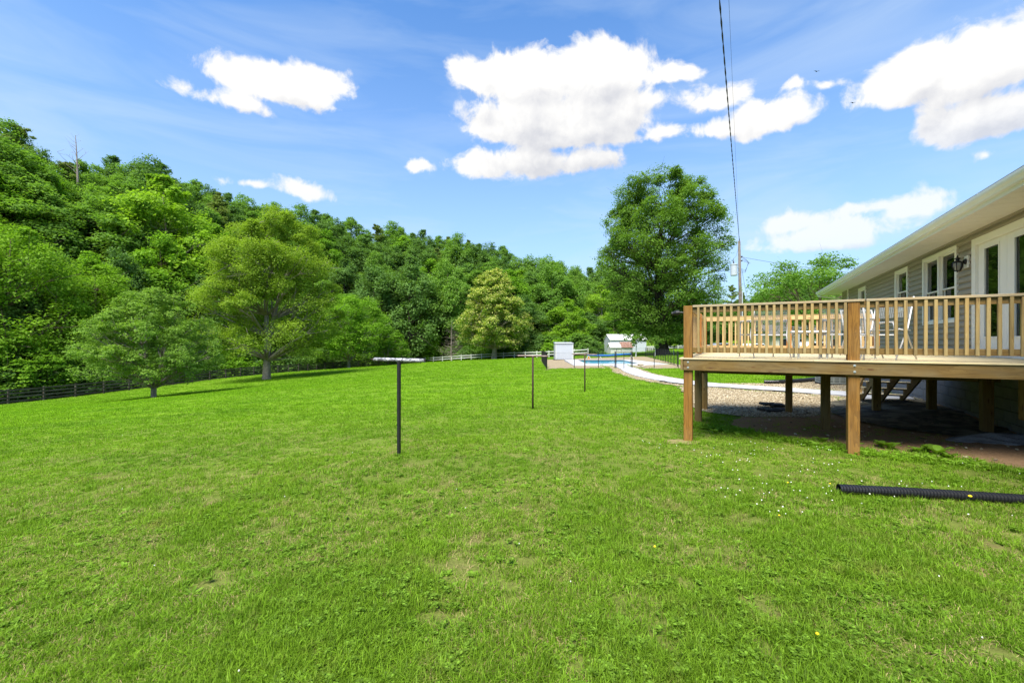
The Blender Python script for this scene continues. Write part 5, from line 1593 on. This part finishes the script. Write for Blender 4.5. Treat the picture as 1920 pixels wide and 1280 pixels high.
# ------------------------------------------------------------------ fences
def rail_fence(name, path, spacing, ph, rails, rw, rt, pw, mp, mr, label, cat='fence', side=1, capz=0, zj=.02):
    root = empty(name, (path[0][0], path[0][1], 0), 0, label, cat)
    ox, oy = path[0]
    L = [0]
    for a, b in zip(path, path[1:]): L.append(L[-1] + math.hypot(b[0] - a[0], b[1] - a[1]))
    n = int(L[-1] / spacing); P = []
    for i in range(n + 1):
        s = i * spacing; k = max(j for j in range(len(L)) if L[j] <= s + 1e-6); k = min(k, len(path) - 2); t = (s - L[k]) / (L[k + 1] - L[k])
        x = path[k][0] + (path[k + 1][0] - path[k][0]) * t; y = path[k][1] + (path[k + 1][1] - path[k][1]) * t; P.append((x, y, tz1(x, y)))
    pm = MB().box(-pw / 2, pw / 2, -pw / 2, pw / 2, -.3, ph).box(-pw / 2 - capz, pw / 2 + capz, -pw / 2 - capz, pw / 2 + capz, ph, ph + .02).mesh('post', mp)
    for (x, y, z) in P:
        o = put(bpy.data.objects.new('post', pm), root); o.location = (x - ox, y - oy, z); o.rotation_euler = (rnd.uniform(-.01, .01), rnd.uniform(-.01, .01), rnd.uniform(-.1, .1))
    for i, (a, b) in enumerate(zip(P, P[1:])):
        va = Vector(a); vb = Vector(b); d = vb - va; ang = math.atan2(d.y, d.x); pit = -math.atan2(d.z, math.hypot(d.x, d.y)); nrm_ = Vector((-d.y, d.x, 0)).normalized()
        for h in rails:
            c = (va + vb) / 2 + Vector((-ox, -oy, h + rnd.uniform(-zj, zj))) - nrm_ * side * (pw / 2 + rt / 2 + .002)
            o = board('rail', root, c, spacing + (.02 if zj < .01 else rnd.uniform(-.02, .03)), rt, rw, mr, 'x', 0, rot=(0, pit + rnd.uniform(-.004, .004) * (1 if zj > .01 else 0), ang))
    return root
rail_fence('board_fence', FENCE_B[2:], 2.44, 1.28, (.22, .55, .88, 1.18), .15, .025, .12, M['wood_black'], M['wood_black'], 'weathered black four-board fence along the left edge of the lawn')
rail_fence('rail_fence', FENCE_W, 3.0, 1.25, (.55, 1.05), .14, .04, .15, M['white'], M['white'], 'white two-rail fence running behind the flowering chestnut to the barn', capz=.015, zj=0)
rail_fence('rail_fence', [(33, 100), (38, 125), (75, 127)], 2.8, 1.25, (.55, 1.05), .14, .04, .15, M['white'], M['white'], 'distant white rail fence seen behind the trunk of the big oak', capz=.015, zj=0)


def pool_fence(path, spacing, label, skip=()):
    root = empty('pool_fence', (path[0][0], path[0][1], 0), 0, label, 'fence', 'black mesh fences round the pool'); ox, oy = path[0]
    P = []
    for a, b in zip(path, path[1:]):
        L = math.hypot(b[0] - a[0], b[1] - a[1]); n = max(1, round(L / spacing))
        for i in range(n): t = i / n; P.append((a[0] + (b[0] - a[0]) * t, a[1] + (b[1] - a[1]) * t))
    P.append(path[-1]); P = [(x, y, tz1(x, y)) for x, y in P]
    pm = MB().tube([(0, 0, -.2), (0, 0, 1.22)], .027, 8).tube([(0, 0, 1.22), (0, 0, 1.235)], .024, 8).mesh('post', M['black'])
    for (x, y, z) in P: o = put(bpy.data.objects.new('post', pm), root); o.location = (x - ox, y - oy, z)
    for k, (a, b) in enumerate(zip(P, P[1:])):
        if k in skip: continue
        mb = MB(); va = Vector((a[0] - ox, a[1] - oy, a[2])); vb = Vector((b[0] - ox, b[1] - oy, b[2]))
        mb.tube([va + Vector((0, 0, 1.17)), vb + Vector((0, 0, 1.17))], .004, 4, False); mb.tube([va + Vector((0, 0, .07)), vb + Vector((0, 0, .07))], .004, 4, False)
        m_ = int((vb - va).length / .075)
        for i in range(1, m_): q = va.lerp(vb, i / m_); mb.tube([q + Vector((0, 0, .07)), q + Vector((0, 0, 1.17))], .0016, 3, False)
        for h in np.arange(.15, 1.15, .1): mb.tube([va + Vector((0, 0, h)), vb + Vector((0, 0, h))], .0013, 3, False)
        mb.obj('mesh_panel', M['black'], root)
    return root
pool_fence([(2.45, 30.0), (2.75, 36), (3.3, 47), (3.75, 54)], .95, 'black pool fence side running away edge-on left of the pool')
pool_fence([(2.45, 30.0), (4.6, 31.5), (6.4, 31.6), (7.6, 31.5)], 1.75, 'black pool fence stretch left of the gate')
pool_fence([(8.85, 31.4), (10.5, 31.5), (12.2, 31.3), (12.8, 33), (15.0, 43), (17.2, 55)], 1.8, 'black pool fence from the gate round the right side of the pool')
pool_fence([(4.0, 54.2), (17.2, 55)], 1.9, 'black pool fence along the back of the pool')
pg = empty('pool_gate', (7.62, 31.5, tz1(8.2, 31.5)), R(-2), 'black framed gate at the start of the white walkway', 'gate')
MB().tube([(0, 0, -.2), (0, 0, 1.25)], .045, 10).obj('hinge_post', M['black'], pg); MB().tube([(1.22, 0, -.2), (1.22, 0, 1.25)], .03, 10).obj('latch_post', M['black'], pg)
mb = MB(); [mb.tube(p, .017, 8) for p in ([(.09, 0, .06), (.09, 0, 1.2)], [(1.14, 0, .06), (1.14, 0, 1.2)], [(.09, 0, .06), (1.14, 0, .06)], [(.09, 0, 1.2), (1.14, 0, 1.2)])]; mb.obj('frame', M['black'], pg)
mb = MB(); [mb.tube([(.09 + i * .07, 0, .07), (.09 + i * .07, 0, 1.19)], .0016, 3, False) for i in range(1, 15)]; mb.obj('mesh_panel', M['black'], pg)
MB().tube([(.3, -1.5, -.2), (.3, -1.5, 1.22)], .022, 8).obj('stop_post', M['black'], pg)

# ------------------------------------------------------------------ pool side
ps = empty('pool_shed', (at_px(1057.5, 52), 52.6, tz1(6.4, 52)), R(3), 'small plain grey-white shed at the back left corner of the pool', 'shed')
sw, sh = 1.07, 1.98
MB().box(-sw - .12, sw + .1, -.8, .85, -.1, .06).obj('base', M['slab'], ps)
mb = MB(); mb.box(-sw, sw, -.7, .75, .06, sh); mb.obj('wall', M['shed'], ps)
for i in range(9):
    x = -sw + .02 + i * (2 * sw - .04) / 9; MB().box(x + .004, x + (2 * sw - .04) / 9 - .004, -.716, -.701, .08, sh - .02).obj('panel', M['shed'], ps)
MB().prism([(-.80, sh + .0), (.85, sh + .12), (.85, sh + .17), (-.80, sh + .06)], 'x', -sw - .05, sw + .05).obj('roof', M['shed'], ps)
MB().box(-sw - .012, -sw + .06, -.735, -.718, .06, sh).obj('corner_trim', M['white'], ps); MB().box(sw - .06, sw + .012, -.735, -.718, .06, sh).obj('corner_trim', M['white'], ps)
rl = empty('cover_reel', (at_px(1118, 49), 49, PZ), R(0), 'blue solar cover rolled on a white-legged reel behind the pool', 'cover reel')
xa, xb = -.8, 4.0
MB().tube([(xa - .3, 0, .40), (xa, 0, .40), (0, 0, .36), (1.4, .02, .35), (2.6, 0, .46), (xb, 0, .54)], [.03, .09, .12, .13, .11, .10], 14).obj('cover_roll', M['blue'], rl, smooth=True)
for x in (-.9, .35, xb + .05):
    MB().tube([(x - .22, -.2, 0), (x, 0, .38), (x + .22, .2, 0)], .02, 6).obj('leg', M['white'], rl); MB().tube([(x - .22, .2, 0), (x, 0, .38), (x + .22, -.2, 0)], .02, 6).obj('leg', M['white'], rl)
MB().lathe([(.13, 0), (.13, .02), (.05, .05), (.02, .30), (0, .30)], 12).obj('traffic_cone', M['orange'], label='small orange cone at the left end of the blue cover reel', cat='cone').location = (at_px(1104, 48), 48, PZ)
for i, (px, py, s, lb) in enumerate(((1196, 688.5, .16, 'flat stone at the left of the small pile beside the gate'), (1201, 686, .17, 'top stone of the small pile beside the gate'), (1206, 688, .14, 'stone at the right of the small pile beside the gate'))):
    Y = 1.96 * 800 / (py - 640); x = at_px(px, Y)
    bm = bmesh.new(); bmesh.ops.create_icosphere(bm, subdivisions=2, radius=s)
    for v in bm.verts: v.co = Vector((v.co.x * 1.5, v.co.y, v.co.z * .5)) * rnd.uniform(.85, 1.12)
    me = bpy.data.meshes.new('stone'); bm.to_mesh(me); bm.free(); me.materials.append(M['stone'])
    tag(put(bpy.data.objects.new('stone', me)), lb, 'stone', 'stones beside the pool gate').location = (x, Y, tz1(x, Y) + .06 + (.08 if i == 1 else 0))

# ------------------------------------------------------------------ barn and sheds
def gable_shed(name, label, cx_, cy_, w, d, hw, hr, mw, mr, rz=0, ribs=True, opening=False):
    o = empty(name, (cx_, cy_, tz1(cx_, cy_)), rz, label, 'barn' if w > 5 else 'shed')
    MB().prism([(-d / 2, -.3), (-d / 2, hw), (0, hr - .05), (d / 2, hw), (d / 2, -.3)], 'x', -w / 2, w / 2).obj('wall', mw, o)
    k = (hr - hw) / (d / 2)
    for sgn in (-1, 1):
        MB().prism([(sgn * (d / 2 + .25), hw - .25 * k + .02), (0, hr + .02), (0, hr + .07), (sgn * (d / 2 + .25), hw - .25 * k + .07)], 'x', -w / 2 - .15, w / 2 + .15).obj('roof', mr, o)
    if ribs:
        n = int(w / .6)
        for i in range(n): x = -w / 2 + (i + .5) * w / n; MB().box(x - .28, x + .28, -d / 2 - .02, -d / 2 - .004, 0, hw - .05).obj('panel', mw, o)
    if opening: MB().box(w / 2 - .004, w / 2 + .02, -d * .3, d * .3, 0, hw * .85).obj('doorway', M['dark'], o)
    MB().box(-w / 2, -w / 2 + .08, -d / 2 - .03, -d / 2 + .02, -.2, hw).obj('corner_trim', M['white'], o)
    return o
gable_shed('barn', 'long white barn with a pale metal roof beyond the pool', at_px(1171, 93), 93, 7.6, 6, 2.75, 3.85, M['shed'], M['roofwhite'], opening=True)
gable_shed('shed', 'small white-roofed shed in front of the left half of the barn', at_px(1152, 84), 84, 2.1, 2.6, 1.25, 2.0, M['white'], M['roofwhite'])
gable_shed('shed', 'small shed with a rusty roof in front of the right half of the barn', at_px(1173, 83.5), 83.5, 2.0, 2.6, 1.2, 2.1, M['white'], M['roofrust'])
# neighbour's house and car beyond the deck
nh = empty('neighbour_house', (at_px(1512, 62), 64, tz1(43, 62)), R(-8), 'low beige house with dark windows seen between the deck balusters', 'house')
MB().prism([(-3.5, -.3), (-3.5, 2.5), (0, 3.9), (3.5, 2.5), (3.5, -.3)], 'x', -5, 5).obj('wall', M['beige'], nh)
for sgn in (-1, 1): MB().prism([(sgn * 4, 2.32), (0, 3.93), (0, 4.05), (sgn * 4, 2.44)], 'x', -5.4, 5.4).obj('roof', M['shingle'], nh)
for x in (-3.6, -1.6, 1.2, 3.4):
    f = MB(); f.box(x - .55, x + .55, -3.55, -3.502, .8, 2.0); f = f.obj('window', M['white'], nh); MB().box(x - .47, x + .47, -3.57, -3.551, .88, 1.92).obj('pane', M['dark'], f)


def car(label, x, y, rz, L=4.6, truck=False):
    o = empty('parked_car', (x, y, tz1(x, y)), rz, label, 'car'); w = .9
    prof = [(-L / 2, .35), (-L / 2, .85), (-L / 2 + .15, 1.0), (-L * .2, 1.08), (-L * .08, 1.5), (L * .30, 1.52), (L * .44, 1.1), (L / 2, 1.0), (L / 2, .35)]
    MB().prism(prof, 'y', -w, w).obj('body', M['carpaint'], o, bevel=.05)
    for s in (-1, 1):
        MB().prism([(-L * .17, 1.08), (-L * .07, 1.44), (L * .28, 1.45), (L * .40, 1.08)], 'y', s * (w + .004), s * (w - .02)).obj('side_window', M['dark'], o)
        MB().box(-L / 2 + .3, L / 2 - .3, s * w - .006, s * w + .006, .62, .72).obj('stripe', M['redstripe'], o)
        MB().box(-L / 2 - .01, -L / 2 + .04, s * .62 - .14, s * .62 + .14, .68, .82).obj('headlight', M['lampglass'], o)
    for sx in (-.31, .31):
        for s in (-1, 1):
            t = MB().tube([(sx * L, s * (w - .12), .33), (sx * L, s * (w + .01), .33)], .33, 18).obj('wheel', M['tyre'], o); MB().tube([(sx * L, s * (w - .1), .33), (sx * L, s * (w + .02), .33)], .18, 10).obj('rim', M['galv'], t)
    return o
car('white car with a dark red stripe parked beyond the deck, left of the beige house', at_px(1402, 46), 46, R(25))
car('white car parked in front of the beige house beyond the deck', at_px(1515, 52), 52, R(5), 4.8)
car('white car far right of the utility pole seen low between the balusters', at_px(1345, 62), 62, R(12), 4.4)

# ------------------------------------------------------------------ utility pole and wires
PY = 40.0; PX = at_px(1388, PY); pz = tz1(PX, PY); PT = E + (640 - 452) / 800 * PY
up = empty('utility_pole', (PX, PY, pz), 0, 'tall wooden utility pole with a transformer right of the big oak', 'utility pole')
H = PT - pz
MB().tube([(0, 0, -.5), (.0, 0, H * .5), (-.10, 0, H)], [.16, .14, .105], 12).obj('pole', M['pole'], up, smooth=True)
MB().tube([(-.10, -.02, H), (-.10, -.02, H + .16)], [.03, .045], 8).tube([(-.10, -.02, H + .16), (-.10, -.02, H + .24)], .03, 8).obj('insulator', M['ceramic'], up)
tz_ = H - 2.7
MB().lathe([(0, -.55), (.28, -.55), (.30, -.50), (.30, .42), (.33, .44), (.33, .50), (.18, .56), (0, .58)], 18, (-.62, -.05, tz_)).obj('transformer', M['greybox'], up, smooth=False)
MB().tube([(-.66, -.05, tz_ + .55), (-.66, -.05, tz_ + .80)], .05, 8).tube([(-.66, -.05, tz_ + .8), (-.66, -.05, tz_ + 1.05)], .022, 6).obj('bushing', M['ceramic'], up)
MB().box(-.36, -.1, -.08, -.02, tz_ + .18, tz_ + .26).box(-.36, -.1, -.08, -.02, tz_ - .3, tz_ - .22).obj('bracket', M['galv'], up)
MB().tube([(.13, -.12, .1), (.13, -.12, H * .55), (.10, -.12, H * .62)], .045, 8).obj('conduit', M['greybox'], up)
MB().box(.10, .18, -.06, .06, H - 1.55, H - 1.4).box(.1, .18, -.06, .06, H - 1.9, H - 1.78).obj('clamp', M['ceramic'], up)
for k in range(4):
    a = k * .12; MB().tube([(.16, -.05, H - 1.5 - a), (.55 + a, -.05, H - 1.75 - a), (.75, -.05, H - 2.1 + a * .4), (.45, -.05, H - 2.75 - a * .5), (.1, -.05, H - 2.6 - a)], .012, 5).obj('drip_loop', M['wire'], up, smooth=True)
MB().tube([(-.66, -.05, tz_ + 1.05), (-.4, -.05, tz_ + 1.3), (-.12, -.02, H - .4), (-.1, -.02, H)], .01, 5).obj('jumper', M['wire'], up)


def wire(a, b, sag, r, label, twist=0, n=40):
    a = Vector(a); b = Vector(b); mb = MB()
    base = [a.lerp(b, i / n) - Vector((0, 0, sag * 4 * (i / n) * (1 - i / n))) for i in range(n + 1)]
    if not twist: mb.tube(base, r, 6)
    else:
        for ph in (0, 3.14):
            pts = []
            for i in range(n * 5 + 1):
                s = i / (n * 5); p = a.lerp(b, s) - Vector((0, 0, sag * 4 * s * (1 - s))); an = ph + s * (b - a).length * twist
                pts.append(p + Vector((math.cos(an), 0, math.sin(an))) * r * 1.1)
            mb.tube(pts, r, 5, False)
    o = mb.obj('overhead_wire', M['wire'], smooth=True); return tag(o, label, 'wire')
top = (PX - .12, PY - .05, PT + .1)
# passes through the point seen at the top edge of the photograph
q = Vector((at_px(1349, 11), 11, E + 640 / 800 * 11)); d = (q - Vector(top)); e_ = Vector(top) + d * 1.75; e_.z += .35
wire(top, e_, .18, .013, 'thick twisted overhead cable rising from the utility pole to the top of the picture', twist=5)
q = Vector((at_px(1367, 11), 11, E + 640 / 800 * 11)); d = (q - Vector(top)); e_ = Vector(top) + d * 1.75
wire((PX - .02, PY + .1, PT - .4), e_, .10, .0035, 'thin overhead wire just right of the thick cable')
wire((PX + .17, PY, PT - 1.5), (at_px(1860, 36), 36, E + 5.3), .55, .014, 'service wire sagging right from the utility pole over the mimosa tree')
wire((PX + .14, PY, PT - 2.6), (at_px(1425, 47), 47, tz1(28, 47)), .5, .012, 'guy wire slanting down right of the utility pole')
# birds
for (px, py, lb) in ((1532, 134, 'small dark bird gliding before the upper right cloud'), (1600, 193, 'tiny distant bird below the upper right cloud')):
    Y = 70; mb = MB(); mb.add([(-.55, .1, .14), (-.2, 0, .10), (0, -.05, 0), (.2, 0, .10), (.55, .1, .14), (.2, .12, .09), (0, .22, 0), (-.2, .12, .09), (0, 0, -.06)], [(0, 1, 7), (1, 2, 6, 7), (2, 3, 5, 6), (3, 4, 5), (1, 8, 2), (2, 8, 3), (7, 8, 6), (6, 8, 5), (1, 7, 8), (3, 8, 5)])
    tag(mb.obj('bird', M['black']), lb, 'bird').location = (at_px(px, Y), Y, E + (640 - py) / 800 * Y)
# dandelion on the pipe edge
mb = MB(); mb.lathe([(0, .125), (.014, .13), (.016, .137), (.006, .145), (0, .145)], 10, (.01, 0, 0))
tag(mb.obj('dandelion_flower', M['yellow']), 'yellow dandelion in front of the corrugated pipe on the grass', 'flower').location = (at_px(1817, 4.12), 4.12, tz1(4.4, 4.12))
